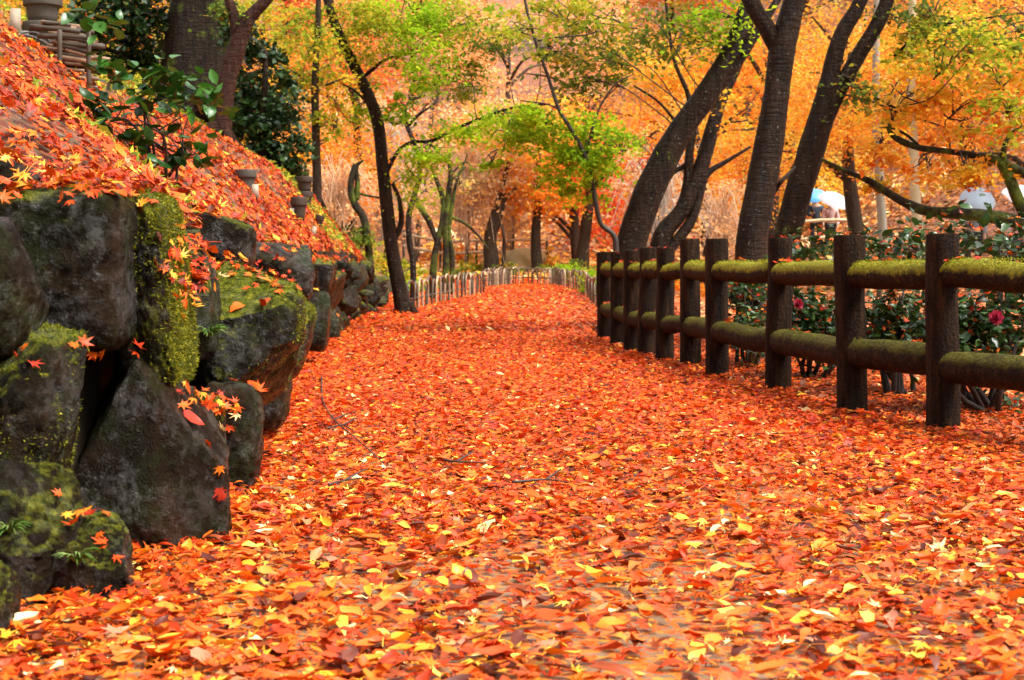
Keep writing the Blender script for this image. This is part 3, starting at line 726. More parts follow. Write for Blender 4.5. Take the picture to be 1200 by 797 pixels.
def wall_moss():
    P = []; N = []
    for Xw, f, mk in MOSSY:
        a, b_, c = Xw[f[:, 0]], Xw[f[:, 1]], Xw[f[:, 2]]; nn = np.cross(b_ - a, c - a); ar = np.linalg.norm(nn, axis=1); nn = nn / (ar[:, None] + 1e-12)
        k = int(ar.sum() / 2 * mk[1]); i = rf.choice(len(f), k, p=ar / ar.sum()); q = (a[i] + b_[i] + c[i]) / 3 + rf.normal(0, .004, (k, 3)); n_ = nn[i]
        sc_ = vnoise(q, 5, 2) * .5 + vnoise(q, 16, 3) * .35 + rf.normal(0, .15, k) + n_[:, 2] * .3 + n_[:, 0] * mk[2]
        ok = sc_ > mk[0]; P.append(q[ok]); N.append(n_[ok])
    fibres(np.concatenate(P), np.concatenate(N) * .6 + (0, 0, -.25), .0085, wall, tuple(WALLOFF), rf, (((.09, .10, .006), 3), ((.19, .19, .009), 3), ((.3, .28, .015), 2), ((.04, .055, .005), 3)))
wall_moss()
def crevice_leaves():
    r = np.random.default_rng(8); P = []; N = []
    for px, py, sx, sy, n in ((240, 462, 16, 9, 34), (262, 485, 8, 14, 22), (95, 415, 14, 16, 12), (80, 600, 18, 9, 16), (120, 650, 8, 14, 8), (225, 340, 14, 14, 30), (260, 310, 26, 9, 46), (205, 300, 12, 20, 30), (330, 330, 18, 8, 20), (120, 222, 60, 7, 40), (30, 410, 14, 10, 6), (255, 555, 5, 20, 6)):
        for _ in range(n // 2 if py > 380 else n):
            q = W(px + r.normal(0, sx), py + r.normal(0, sy), 5) - Vector((0, 0, CH)); h = bvh.ray_cast(Vector((0, 0, CH)), q.normalized())
            if h[0] is None or h[0].y > 10: continue
            P.append(h[0] + h[1] * .012); N.append((h[1] + Vector((0, 0, .9))).normalized())
    P = np.array(P); N = np.array(N); g = Geo(); scatter(g, T7, P, r.uniform(.045, .075, len(P)), pick(RO + [((.78, .3, .02), 3)], len(P), r), r, tilt=.45, curl=.7, base_n=N)
    o = g.obj('leaf_litter', M_litter, wall, off=tuple(WALLOFF)); o['kind'] = 'stuff'
crevice_leaves()
# leaf carpet on the far bank and the foot of the hillside
def hill_litter():
    g = Geo()
    for n, x0, x1, y0, y1, sz, pal in ((26000, 5, 26, 27, 58, .17, [((.34, .12, .04), 4), ((.5, .18, .04), 3), ((.2, .08, .03), 3), ((.62, .22, .04), 2), ((.45, .28, .12), 2)]), (26000, -16, 16, 47, 78, .22, OR + PE)):
        x = rng.uniform(x0, x1, n); y = rng.uniform(y0, y1, n); ok = (x > FX(y) + .4) | (y > 47); ok &= np.abs(x) < y * .36; x, y = x[ok], y[ok]
        e = .2; nx = -(base_z(x + e, y) - base_z(x - e, y)) / (2 * e); ny = -(base_z(x, y + e) - base_z(x, y - e)) / (2 * e); N = np.stack([nx, ny, np.ones(len(x))], 1); N /= np.linalg.norm(N, axis=1)[:, None]
        scatter(g, TQ, np.stack([x, y, base_z(x, y) + .03 + rng.uniform(0, .08, len(x))], 1), sz * np.exp(rng.normal(0, .25, len(x))), pick(pal, len(x)), tilt=.5, base_n=N)
    o = g.obj('leaf_litter', M_litter, ground); o['kind'] = 'stuff'
hill_litter()

# ------------------------------------------------------------------ trees
def leaf_cloud(g, blobs, size, r, tilt=.9, T=TQ, flat=.45, csize=.4, per=34, jitc=.22):
    """blobs: (centre, radii(3), n leaves, palette); sprays of leaves through the volume. returns spray centres"""
    cens = []
    for c, rad, n, pal in blobs:
        c = np.array(c, float); rad = np.array(rad, float); k = max(5, int(n / per))
        q = r.normal(0, 1, (k, 3)); q /= np.linalg.norm(q, axis=1)[:, None]; q *= r.uniform(.15, 1, (k, 1)) ** .45
        cc = c + q * rad; cens.append(cc)
        cs = np.minimum(csize, rad.max() * .5)
        wt = r.uniform(.3, 1.7, k); idx = r.choice(k, n, p=wt / wt.sum())
        sp = (cs * r.uniform(.6, 1.4, (k, 1)))[idx] * np.array([1, 1, flat])
        off = r.normal(0, .55, (n, 3)) * sp; off[:, 2] -= .3 * (off[:, 0] ** 2 + off[:, 1] ** 2) / max(cs, .05)
        base = pick(pal, k, r, .1)[idx]; own = pick(pal, n, r, .12); mx = r.uniform(.2, .8, (n, 1))
        col = base * mx + own * (1 - mx)
        scatter(g, T, cc[idx] + off, size * np.exp(r.normal(0, .22, n)), col, r, tilt=tilt, curl=.4)
    return cens

WS = {'leaning_cherry_tree': .74, 'forked_cherry_tree': .72, 'thick_cherry_tree': .76, 'curved_cherry_tree': .74, 'mossy_crooked_tree': .7, 'autumn_maple_tree': .85, 'spreading_maple_tree': .8, 'young_maple_tree': .8}
def pxtree(name, label, cat, d, base, stems, blobs=(), leaf=.07, m=M_bark, seed=0, group=None, seg=18, rough=.17, twigs=6, csize=.35, lm=M_leaf, depthvar=.25, per=34, lift=0, T=TQ, flat=.45, tilt=.9):
    """stems: list of lists of (px,py,width_px[,d]); first is the trunk and starts on the ground. blobs: (px,py,rx,ry,n,pal[,d,depth])"""
    r = np.random.default_rng(seed + 50)
    bx = (base - 600) / F * d; bz = hfun(bx, d); loc = np.array((bx, d, bz))
    root = empty(name, loc, label, cat, group)
    sk = []
    for si, st in enumerate(stems):
        P = []; rad = []
        for q in st:
            dd = q[3] if len(q) > 3 else d
            p = np.array(W(q[0], q[1], dd)); 
            P.append(p); rad.append(max(q[2], 1) * dd / F / 2 * WS.get(name, .9))
        if si == 0:
            P[0][2] = bz - .15 - lift
        g = Geo(); g.add(*tube(P, rad, seg if si == 0 else max(6, seg - 4), 5, rough, seed + si))
        if si == 0:
            for a in r.uniform(0, 6.28, 1) + np.arange(5) * 1.26 + r.normal(0, .2, 5):
                b0 = np.array(P[0]); b0[2] = bz; R0 = rad[0] * (.7 if d > 25 else .95); dv = np.array((math.cos(a), math.sin(a), 0))
                g.add(*tube([b0 + dv * R0 * .4 + (0, 0, R0 * 1.2), b0 + dv * R0 * 1.0 + (0, 0, R0 * .35), b0 + dv * R0 * 1.8 + (0, 0, -.06)], [R0 * .5, R0 * .38, R0 * .15], 7, 3, rough, seed + 7))
        g.obj('trunk' if si == 0 else 'limb', m, root, True, loc)
        C, rr = catmull(P, rad, 5); sk.append(np.c_[C, rr])
    sk = np.concatenate(sk)
    if len(blobs):
        wb = []; g = Geo()
        for b in blobs:
            dd = b[6] if len(b) > 6 else d + r.normal(0, depthvar); c = np.array(W(b[0], b[1], dd)); rx = b[2] * dd / F; rz = b[3] * dd / F
            dp = b[7] if len(b) > 7 else min(1.4, .5 * (rx + rz)); wb.append((c, (rx, dp, rz), b[4], b[5]))
        cens = leaf_cloud(g, wb, leaf, r, T=T, csize=csize, per=per, flat=flat, tilt=tilt)
        crown = g.obj('crown', lm, root, False, loc)
        g = Geo()
        for (c, rad, n, pal), cc in zip(wb, cens):
            j = np.argmin(((sk[:, :3] - c) ** 2).sum(1) + 0.6 * np.maximum(0, sk[:, 2] - c[2] - .3) ** 2); a = sk[j, :3]; rr = min(sk[j, 3] * .5, .010)
            mid = (a + c) / 2 + np.array((0, 0, .12 * np.linalg.norm(c - a))) + r.normal(0, .06, 3); v_ = np.linalg.norm(c - a); g.add(*tube([a, a * .7 + mid * .3 + r.normal(0, .05 * v_, 3), mid + r.normal(0, .06 * v_, 3), mid * .4 + c * .6 + r.normal(0, .05 * v_, 3), c], [rr, rr * .85, rr * .65, rr * .5, .004], 5, 4, .1, 3))
            for q in cc[r.permutation(len(cc))[:twigs]]:
                t = r.uniform(.1, 1); s_ = mid * (1 - t) + c * t; g.add(*tube([s_, (s_ + q) / 2 + r.normal(0, .05, 3) + (0, 0, .05), q], [.009, .006, .003], 4, 3))
        g.obj('twigs', M_twig, crown, True, loc)['kind'] = 'stuff'
    return root

UP = lambda px, d, pal, n=900, rx=120, py=-150: (px, py, rx, 90, n, pal, d, 1.6)
# right bank, behind the fence
pxtree('leaning_cherry_tree', 'dark tree leaning right beyond the end of the log fence', 'tree', 18.6, 732,
       [[(732, 395, 58), (733, 335, 50), (740, 285, 46), (763, 220, 45), (797, 155, 41), (835, 100, 37), (862, 50, 34), (880, 0, 31), (905, -60, 26), (920, -160, 20)],
        [(728, 375, 40), (708, 388, 30), (686, 402, 12)], [(820, 122, 20), (845, 96, 24), (872, 60, 18), (905, 10, 12), (940, -50, 9)]],
       [(700, 60, 60, 30, 800, OLV), (790, 40, 60, 34, 1100, OLV), (850, 20, 50, 34, 700, GR), (700, 20, 60, 24, 420, YG), (690, 90, 40, 18, 360, OLV), (640, 15, 50, 20, 250, YG), UP(880, 18, OLV), UP(700, 17.6, YG), UP(780, 19, OLV, py=-90)], .07, M_bark, 1, csize=.28)
pxtree('forked_cherry_tree', 'slim twin-stemmed dark tree between the leaning tree and the thick trunk', 'tree', 20.0, 772,
       [[(768, 385, 34), (772, 290, 31), (800, 245, 28), (820, 200, 26), (832, 160, 24), (848, 110, 20), (868, 65, 17), (880, 20, 13), (886, -50, 9)],
        [(800, 246, 22), (806, 215, 17), (808, 180, 15), (812, 145, 13), (806, 110, 8), (790, 70, 6), (782, 20, 5), (778, -40, 4)],
        [(778, 300, 20), (808, 262, 17), (818, 235, 14), (828, 205, 12), (850, 190, 7), (880, 172, 4)],
        [(772, 235, 6), (786, 205, 9), (800, 196, 9), (812, 185, 8)], [(812, 165, 6), (790, 140, 5), (770, 118, 4), (742, 100, 3)]],
       [(755, 190, 40, 40, 260, BRN), (820, 110, 40, 50, 260, YO), UP(830, 20, YG, 500)], .07, M_bark, 2, csize=.3)
pxtree('thick_cherry_tree', 'thick upright dark trunk with pale lichen spots behind the log fence', 'tree', 14.3, 884,
       [[(886, 420, 66), (882, 330, 56), (880, 290, 52), (886, 245, 49), (899, 180, 45), (910, 110, 42), (916, 60, 44), (928, 10, 36), (942, -50, 32), (955, -150, 24)],
        [(914, 66, 24), (900, 36, 28), (882, 6, 26), (868, -30, 22), (845, -110, 16)], [(896, 250, 6), (908, 224, 7), (920, 208, 6), (932, 196, 4, 15)]],
       [UP(930, 14.5, YO), UP(840, 14, OLV), UP(1000, 15, YO), (1010, -70, 80, 50, 600, YO)], .07, M_bark, 3, csize=.3)
pxtree('curved_cherry_tree', 'dark curving trunk that forks in two beside the thick trunk', 'tree', 15.4, 930,
       [[(914, 410, 50), (917, 320, 44), (923, 275, 42), (937, 220, 42), (953, 170, 43), (967, 125, 40), (974, 85, 27), (986, 42, 25), (1008, 2, 23), (1030, -60, 20), (1050, -140, 14)],
        [(966, 142, 28), (985, 102, 26), (1008, 62, 24), (1034, 16, 24), (1050, -40, 18), (1085, -140, 12)], [(1000, 100, 4), (1040, 122, 4), (1075, 138, 3), (1110, 150, 2)],
        [(985, 110, 3), (1018, 118, 3), (1060, 135, 2)], [(1048, 66, 5), (1070, 46, 5), (1100, 30, 4), (1150, 22, 3), (1200, 15, 3)]],
       [(1000, 100, 25, 40, 240, OLV), (1090, 20, 60, 25, 500, OLV), (1040, 130, 40, 25, 250, YO), (1130, 45, 50, 25, 400, OLV), UP(1080, 15.5, YO), UP(1180, 15.5, OR)], .065, M_bark, 4, csize=.26)
pxtree('young_maple_tree', 'slender curving dark stem with bright green leaves leaning over the path', 'tree', 18.0, 722,
       [[(722, 380, 10), (722, 300, 9), (719, 276, 8), (704, 262, 7), (697, 232, 7), (691, 195, 6.5), (673, 158, 6), (655, 128, 5.5), (643, 92, 5), (630, 55, 4.5), (617, 10, 4), (610, -40, 3)],
        [(688, 180, 4), (694, 150, 3.5), (706, 120, 3), (722, 98, 2.5), (740, 88, 2)], [(630, 48, 3), (650, 44, 2.5), (680, 42, 2), (705, 36, 1.5)], [(655, 128, 3), (640, 122, 2.5), (610, 118, 2)]],
       [(600, 165, 34, 18, 500, GR), (730, 180, 26, 36, 420, GR), (575, 190, 20, 14, 200, GR), (640, 150, 40, 22, 912, GR), (690, 165, 34, 40, 1178, GR), (660, 195, 36, 36, 1064, GR), (700, 215, 26, 30, 570, GR), (620, 135, 30, 16, 494, GR), (640, 70, 40, 25, 231, OLV), (610, 40, 40, 30, 288, YG), (660, 20, 45, 25, 288, YG)], .062, M_twig, 5, twigs=5, csize=.2, rough=.04)
pxtree('spreading_maple_tree', 'maple with mossy low limbs and golden leaves over the camellia shrubs', 'tree', 15.0, 1262,
       [[(1265, 400, 60), (1262, 330, 50), (1255, 280, 46), (1262, 200, 40), (1280, 100, 34), (1290, -60, 26)],
        [(1256, 285, 26), (1222, 272, 24), (1180, 257, 20), (1125, 250, 18), (1085, 247, 16), (1052, 233, 13), (1020, 213, 10), (990, 200, 7), (962, 186, 4)],
        [(1258, 300, 22), (1225, 285, 20), (1198, 245, 19), (1184, 212, 17), (1168, 188, 13), (1135, 181, 10), (1100, 176, 9), (1076, 173, 10), (1052, 163, 9), (1042, 152, 7), (1046, 139, 6)],
        [(1262, 230, 20), (1222, 212, 17), (1198, 202, 14), (1176, 187, 11), (1182, 160, 6), (1198, 148, 4)], [(1078, 172, 5), (1062, 158, 4), (1044, 150, 3), (1030, 150, 2)]],
       [(1030, 225, 24, 20, 200, YO), (1090, 195, 40, 14, 260, OR), (1130, 210, 30, 16, 300, YO), (1160, 195, 30, 16, 260, OR), (1170, 90, 60, 40, 500, YO), (1190, 40, 60, 30, 400, OLV), (1120, 130, 50, 35, 420, OR), (1070, 110, 44, 44, 700, YO), (1035, 165, 22, 36, 320, OR), (1078, 40, 40, 36, 500, YG), (1140, 60, 60, 36, 600, YG), (1180, 130, 40, 40, 420, YG), UP(1250, 15, YO, 1000), (1290, 60, 70, 90, 900, YO)], .065, M_barkm, 6, csize=.24)
# left bank
dD = hit(472, 369).y
pxtree('slender_maple_tree', 'slender dark leaning trunk at the end of the stone wall with green leaves', 'tree', dD, 474,
       [[(476, 374, 26), (468, 338, 20), (459, 290, 18), (453, 240, 17), (448, 190, 16.5), (443, 145, 16), (432, 112, 15), (414, 75, 14), (398, 42, 13), (384, 0, 12), (368, -70, 10)],
        [(452, 205, 5), (466, 178, 5), (482, 167, 5), (506, 165, 4.5), (536, 150, 4.5), (566, 138, 4), (603, 126, 3.5), (645, 122, 2.5)], [(424, 92, 5), (436, 82, 5), (452, 70, 4), (480, 62, 3)], [(404, 50, 5), (392, 20, 5), (386, -30, 4)], [(440, 135, 3), (420, 110, 3), (395, 95, 2)],
        [(459, 288, 7), (470, 262, 8), (468, 235, 6), (460, 215, 5)]],
       [(505, 178, 34, 16, 798, GR), (548, 152, 36, 16, 874, GR), (590, 136, 36, 14, 798, GR), (485, 205, 18, 40, 722, GR), (440, 40, 40, 40, 1520, YG), (500, 60, 45, 60, 2850, GR), (470, 15, 60, 30, 1520, GR), (545, 95, 28, 25, 798, OLV), (580, 45, 40, 18, 798, OLV), (400, 20, 50, 30, 1140, YG), (430, 120, 20, 30, 494, GR), (530, 25, 40, 28, 855, YG),
        (385, 70, 45, 40, 700, GR), (560, 20, 40, 26, 500, GR), (470, 120, 26, 26, 420, GR), UP(420, 22, GR, 900), UP(560, 22.5, YG, 700), (620, -60, 80, 40, 950, YG)], .065, M_bark, 7, csize=.24, rough=.08)
dH = 19.0
pxtree('red_barked_tree', 'reddish brown forked trunk leaning on the slope beside the old trunk', 'tree', dH, 258,
       [[(256, 182, 36), (260, 140, 28), (266, 100, 26), (276, 60, 24), (290, 25, 19), (312, 0, 16), (345, -40, 13)], [(277, 58, 16), (274, 20, 13), (262, -20, 11), (250, -80, 9)]],
       [(270, 10, 26, 16, 240, OLV), UP(330, 17, YG, 500), UP(240, 17, OLV, 400)], .075, M_barkred, 8, csize=.3)
dG = 23.0
pxtree('old_broad_tree', 'broad old dark trunk at the top of the leafy slope', 'tree', dG, 228,
       [[(226, 135, 108), (228, 90, 88), (231, 40, 80), (232, 0, 76), (236, -100, 70), (240, -260, 50)]],
       [(150, 10, 40, 34, 1600, DG), (110, 20, 30, 26, 900, DG), (160, 60, 26, 28, 900, DG), (190, 30, 20, 30, 500, DG), (130, 60, 26, 20, 500, DG), UP(170, dG, DG, 900), UP(260, dG, DG, 900)], .10, M_barkold, 9, csize=.35, lm=M_gloss, seg=18)
pxtree('dark_camellia_tree', 'dense dark evergreen tree with small glossy leaves right of the red trunk', 'tree', 21.0, 305,
       [[(308, 240, 14), (308, 170, 12), (310, 110, 9), (312, 60, 6)], [(309, 160, 6), (325, 130, 5), (335, 100, 3)]],
       [(305, 70, 24, 26, 700, DG), (305, 115, 30, 34, 1400, DG), (325, 150, 26, 34, 1100, DG), (300, 165, 26, 34, 1000, DG), (330, 195, 24, 26, 700, DG), (292, 200, 18, 16, 300, DG), (352, 175, 12, 22, 300, DG), (285, 40, 24, 26, 700, DG), (300, 215, 22, 14, 400, DG), (282, 130, 14, 40, 700, DG), (335, 110, 18, 30, 500, DG)], .085, M_bark, 10, csize=.25, lm=M_gloss, tilt=1.1)
pxtree('straight_slope_tree', 'thin straight grey trunk rising behind the stacked pots', 'tree', 23.5, 371,
       [[(372, 250, 13), (371, 200, 11.5), (370, 150, 11), (369, 100, 10), (372, 40, 8), (374, -30, 6)], [(370, 105, 3), (352, 90, 3), (335, 78, 2)]],
       [(360, 60, 40, 45, 700, YG), (330, 30, 45, 35, 600, YG), (345, 110, 30, 30, 340, YG), (395, 150, 30, 40, 300, YG), (385, 100, 30, 30, 300, YO), UP(350, 23, YG, 500)], .075, M_barkfar, 11, csize=.28)
pxtree('crooked_mossy_tree', 'short crooked mossy trunk with bare twigs on the far slope', 'tree', 30.0, 436,
       [[(436, 285, 11), (428, 262, 10), (416, 240, 10), (411, 220, 9), (413, 205, 9), (416, 192, 6)], [(418, 235, 7), (419, 215, 7), (418, 195, 5), (426, 188, 3)], [(418, 226, 4), (434, 230, 3), (452, 233, 2)]], (), .07, M_barkm, 12)
pxtree('mossy_crooked_tree', 'cluster of crooked moss-green stems behind the hoop fence', 'tree', 31.0, 508,
       [[(506, 352, 14), (508, 315, 12), (512, 285, 11), (518, 262, 10), (519, 235, 9), (512, 212, 7), (505, 196, 4)], [(520, 345, 12), (523, 300, 11), (522, 262, 11), (526, 225, 10), (528, 200, 8), (522, 180, 4)],
        [(529, 345, 9), (530, 300, 9), (526, 272, 8), (530, 240, 7), (536, 210, 5), (545, 195, 3)], [(512, 282, 9), (502, 258, 10), (492, 243, 9), (488, 232, 4)], [(518, 250, 5), (545, 262, 5), (562, 278, 4), (572, 292, 3)], [(528, 205, 3), (545, 190, 3), (556, 200, 2)], [(525, 215, 4), (540, 200, 3), (548, 180, 2)]],
       [(500, 225, 24, 22, 120, GR), (540, 215, 26, 26, 90, BRN)], .07, M_barkm, 13, csize=.25)
pxtree('bare_dark_tree', 'slim dark crooked stem left of the mossy cluster', 'tree', 29.0, 484,
       [[(484, 350, 9), (484, 310, 8), (480, 285, 8), (479, 255, 8), (486, 228, 7), (492, 205, 6), (490, 180, 5), (478, 150, 6), (474, 130, 6), (482, 118, 4), (498, 112, 3)], [(474, 140, 5), (462, 145, 4), (448, 135, 3)], [(478, 148, 5), (490, 135, 5), (500, 128, 3), (512, 120, 2)]],
       [(470, 120, 22, 18, 160, RD), (495, 100, 40, 20, 60, BRN)], .07, M_bark, 14, csize=.25)

# mid trunks beyond the bend
for i, (px, st, lab) in enumerate((
    (578, [[(578, 318, 24), (575, 285, 18), (579, 262, 18), (585, 240, 16), (590, 215, 8), (596, 190, 5)], [(585, 242, 8), (596, 228, 5), (606, 220, 3)], [(589, 318, 5), (591, 285, 5), (588, 262, 4)]], 'leaning brown trunk with wispy orange twigs beyond the hoop fence'),
    (630, [[(630, 318, 18), (628, 290, 14), (628, 268, 13), (631, 240, 12), (630, 210, 10), (632, 180, 6)], [(631, 220, 5), (640, 205, 4), (648, 190, 3)]], 'straight brown trunk between the leaning trunks beyond the hoop fence'),
    (682, [[(680, 318, 26), (684, 285, 17), (688, 255, 15), (691, 230, 13), (690, 190, 9), (686, 150, 6)], [(690, 232, 6), (700, 215, 5), (712, 200, 3)]], 'tapering brown trunk under the bright green maple leaves'))):
    pxtree('autumn_maple_tree', lab, 'tree', 49.5 + i * .7, px, st,
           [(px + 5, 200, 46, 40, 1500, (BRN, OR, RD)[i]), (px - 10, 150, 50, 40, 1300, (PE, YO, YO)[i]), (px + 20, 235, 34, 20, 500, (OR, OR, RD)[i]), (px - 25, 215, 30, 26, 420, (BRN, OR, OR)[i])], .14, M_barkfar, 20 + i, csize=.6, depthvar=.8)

# pale straight trunks on the right
for i, (px, d, top, wd, m, lab) in enumerate(((1072, 30, 120, 14, M_pole, 'smooth pale yellow trunk behind the mossy limb'), (1031, 34, 160, 12, M_polegrey, 'smooth grey trunk between the mossy limb and the umbrellas'))):
    pxtree('pale_tree', lab, 'tree', d, px, [[(px + 6, 312, wd + 3), (px + 4, 280, wd), (px, 220, wd), (px - 2, 170, wd), (px - 4, top, wd - 1), (px - 4, 40, wd - 3), (px, -80, wd - 5)]],
           [(px, 60, 70, 40, 900, (YO, OR)[i]), (px + 30, 110, 60, 40, 900, (OR, RD)[i]), (px - 30, 130, 50, 40, 700, (YO, OR)[i]), (px + 60, 160, 60, 30, 700, OR)], .09, m, 30 + i, csize=.4, rough=.04)

# background hillside trees
def bgtree(x, y, h, cr, pal, seed, leaf, n, label, group, low=.25, name='hillside_maple_tree'):
    r = np.random.default_rng(seed); z = hfun(x, y); loc = np.array((x, y, z))
    root = empty(name, loc, label, 'tree', group)
    top = np.array((x + r.normal(0, .4), y, z + h * .8)); mid = (loc + top) / 2 + r.normal(0, .3, 3)
    g = Geo(); g.add(*tube([loc - (0, 0, .3), mid, top], [.22, .16, .05], 8, 4, .15, seed))
    for k in range(5):
        t = r.uniform(.3, .8); a = r.uniform(0, 6.28); s0 = mid * (1 - t) + top * t if r.uniform() < .5 else loc * (1 - t) + mid * t
        e = s0 + np.array((math.cos(a) * cr * .7, math.sin(a) * cr * .7, h * r.uniform(.1, .3))); g.add(*tube([s0, (s0 + e) / 2 + (0, 0, .3), e], [.09, .06, .02], 5, 3, .1, seed + k))
    g.obj('trunk', M_barkfar, root, True, loc)
    bl = []; k = 8
    for q in range(k):
        a = r.uniform(0, 6.28); rr = cr * r.uniform(.1, .75); zz = z + h * r.uniform(low, .92)
        bl.append(((x + math.cos(a) * rr, y + math.sin(a) * rr, zz), (cr * r.uniform(.4, .65), cr * .5, h * r.uniform(.12, .2)), n // k, pal))
    g = Geo(); leaf_cloud(g, bl, leaf, r, csize=1.0, per=45, flat=.5); g.obj('crown', M_leaf, root, False, loc)
PALN = {'PE': (PE, 'pale peach orange maple'), 'YO': (YO, 'golden yellow maple'), 'OR': (OR, 'bright orange maple'), 'RD': (RD, 'red maple'), 'YG': (YG, 'yellow green maple'), 'BRN': (BRN, 'brown fading brushy tree')}
ROWN = ('low on the hillside', 'on the lower hillside', 'midway up the hillside', 'high on the hillside')
rb = np.random.default_rng(77); seed = 500
def zone(px, row):
    u = rb.uniform()
    if px < 330: return 'YG' if u < .45 else ('YO' if u < .8 else 'OR')
    if px < 470: return ('PE' if u < .5 else 'OR') if row == 0 else ('YO' if u < .35 else ('RD' if u < .55 else ('OR' if u < .8 else 'YG')))
    if px < 780: return ('RD' if u < .3 else ('OR' if u < .65 else 'PE')) if row == 0 else ('PE' if u < .75 else 'OR')
    return ('OR' if u < .6 else 'YO') if row == 0 else ('YO' if u < .3 else ('OR' if u < .62 else ('YG' if u < .76 else 'PE')))
for row, (y0, h, cr, leaf, n, step) in enumerate(((58, 5.5, 3.0, .155, 5200, 95), (70, 8.5, 4.2, .18, 7600, 110), (86, 10, 5, .21, 7600, 120), (104, 12, 6, .27, 6500, 125))):
    px = -90 + row * 30
    while px < 1300:
        y = y0 + rb.uniform(-4, 4); x = (px + rb.uniform(-25, 25) - 600) / F * y
        zk = zone(px, row); pal, lab = PALN[zk]
        lab = lab + ' ' + ROWN[row] + (' left of the path' if x < -4 else (' right of the path' if x > 6 else ' straight beyond the path'))
        bgtree(x, y, h * rb.uniform(.85, 1.2), cr * rb.uniform(.9, 1.15), pal, seed, leaf, n, lab, lab, low=.12 if row == 0 else .25); seed += 1; px += step
# nearer golden maples on the right and left
for i, (px, y, h, cr, pk, low, lab) in enumerate(((1010, 40, 6.5, 2.6, 'YO', .5, 'golden maple behind the umbrellas'), (1150, 36, 6.5, 2.8, 'OR', .5, 'orange maple above the white umbrella'), (1235, 30, 6, 2.5, 'YO', .5, 'golden maple behind the spreading mossy tree'), (900, 46, 7, 2.6, 'OR', .3, 'orange maple seen between the thick and leaning trunks'), (830, 50, 5.5, 2.4, 'YO', .3, 'golden maple seen through the slim twin stems'),
        (300, 38, 7, 2.6, 'YO', .3, 'golden maple behind the dark evergreen'), (395, 40, 6.5, 2.3, 'OR', .35, 'orange maple behind the thin straight trunk'), (60, 34, 8, 3, 'YG', .3, 'yellow green tree behind the old trunk'))):
    bgtree((px - 600) / F * y, y, h, cr, PALN[pk][0] + [((.4, .42, .04), 1.2), ((.75, .12, .02), 2.5), ((.8, .24, .03), 4), ((.86, .45, .15), 2)], 900 + i, .095, 9500, lab, None, low, 'golden_maple_tree' if pk == 'YO' else 'autumn_maple_tree')

# unseen evergreens added behind and beside the viewpoint to block open sky light
for i, (x, y, h, cr) in enumerate(((-6.5, -4, 8, 3.2), (-2.5, -9, 9, 3.4), (3.0, -9.5, 9, 3.4), (8.5, -5, 8.5, 3.2), (-9, 1.5, 9, 3.2), (11, 2.5, 9, 3.2), (0.5, -14, 11, 4.2), (12, 9.5, 9, 2.8))):
    bgtree(x, y, h, cr, DG if i % 3 else OLV, 1200 + i, .3, 3200, ('unseen dark evergreen tree added behind the viewpoint to block sky light' if y < 0 else 'unseen dark evergreen tree added beside the viewpoint to block sky light'), 'added evergreens behind the viewpoint' if y < 0 else 'added evergreens beside the viewpoint', .12, 'added_evergreen_tree')
# bare weeping brush (grey brown twigs)
def brush(px, d, h, spread, n, seed, label, droop=.5, mm=None):
    r = np.random.default_rng(seed); x = (px - 600) / F * d; z = hfun(x, d); loc = np.array((x, d, z)); root = empty('twiggy_bush', loc, label, 'bush')
    g = Geo(); g.add(*tube([loc - (0, 0, .1), loc + (.1, 0, h * .3), loc + (0, 0, h * .6)], [.08, .06, .03], 6, 3, .1)); g.obj('stem', M_barkfar, root, True, loc)
    g = Geo()
    for _ in range(n):
        a = r.uniform(0, 6.28); rr = spread * r.uniform(.2, 1); s0 = loc + (r.normal(0, .1), r.normal(0, .1), h * r.uniform(.2, .6))
        m1 = s0 + (math.cos(a) * rr * .5, math.sin(a) * rr * .5, h * r.uniform(.2, .45)); e = m1 + (math.cos(a) * rr * .5, math.sin(a) * rr * .5, -h * r.uniform(0, droop) + h * .1)
        g.add(*tube([s0, m1, e], [.012, .008, .004], 3, 3, cap=False))
    g.obj('twigs', mm or M_brush, root, True, loc)['kind'] = 'stuff'
    g = Geo(); leaf_cloud(g, [(loc + (0, 0, h * .6), (spread * .8, spread * .8, h * .4), int(n * 5), [((.82, .42, .16), 3), ((.86, .52, .2), 3), ((.75, .42, .2), 2)])], .10, r, csize=.4); g.obj('leaves', M_leaf, root, False, loc)
brush(598, 44.5 + 8, 5.0, 1.8, 300, 1, 'weeping brown twiggy tree above the hoop fence bend', .9)
brush(545, 50, 4.6, 1.9, 260, 2, 'brown twiggy bush behind the mossy stems', .7)
brush(395, 36, 2.6, 1.4, 170, 3, 'brown twiggy bush on the far slope behind the crooked trunk')
brush(450, 42, 4.6, 1.6, 320, 4, 'grey twiggy tree left of the green branch', .5, M_brushg)
brush(770, 34, 3.4, 1.5, 170, 5, 'grey twiggy bush behind the slim twin stems', .5, M_brushg)
brush(845, 36, 2.6, 1.4, 120, 6, 'brown twiggy bush left of the thick trunk')

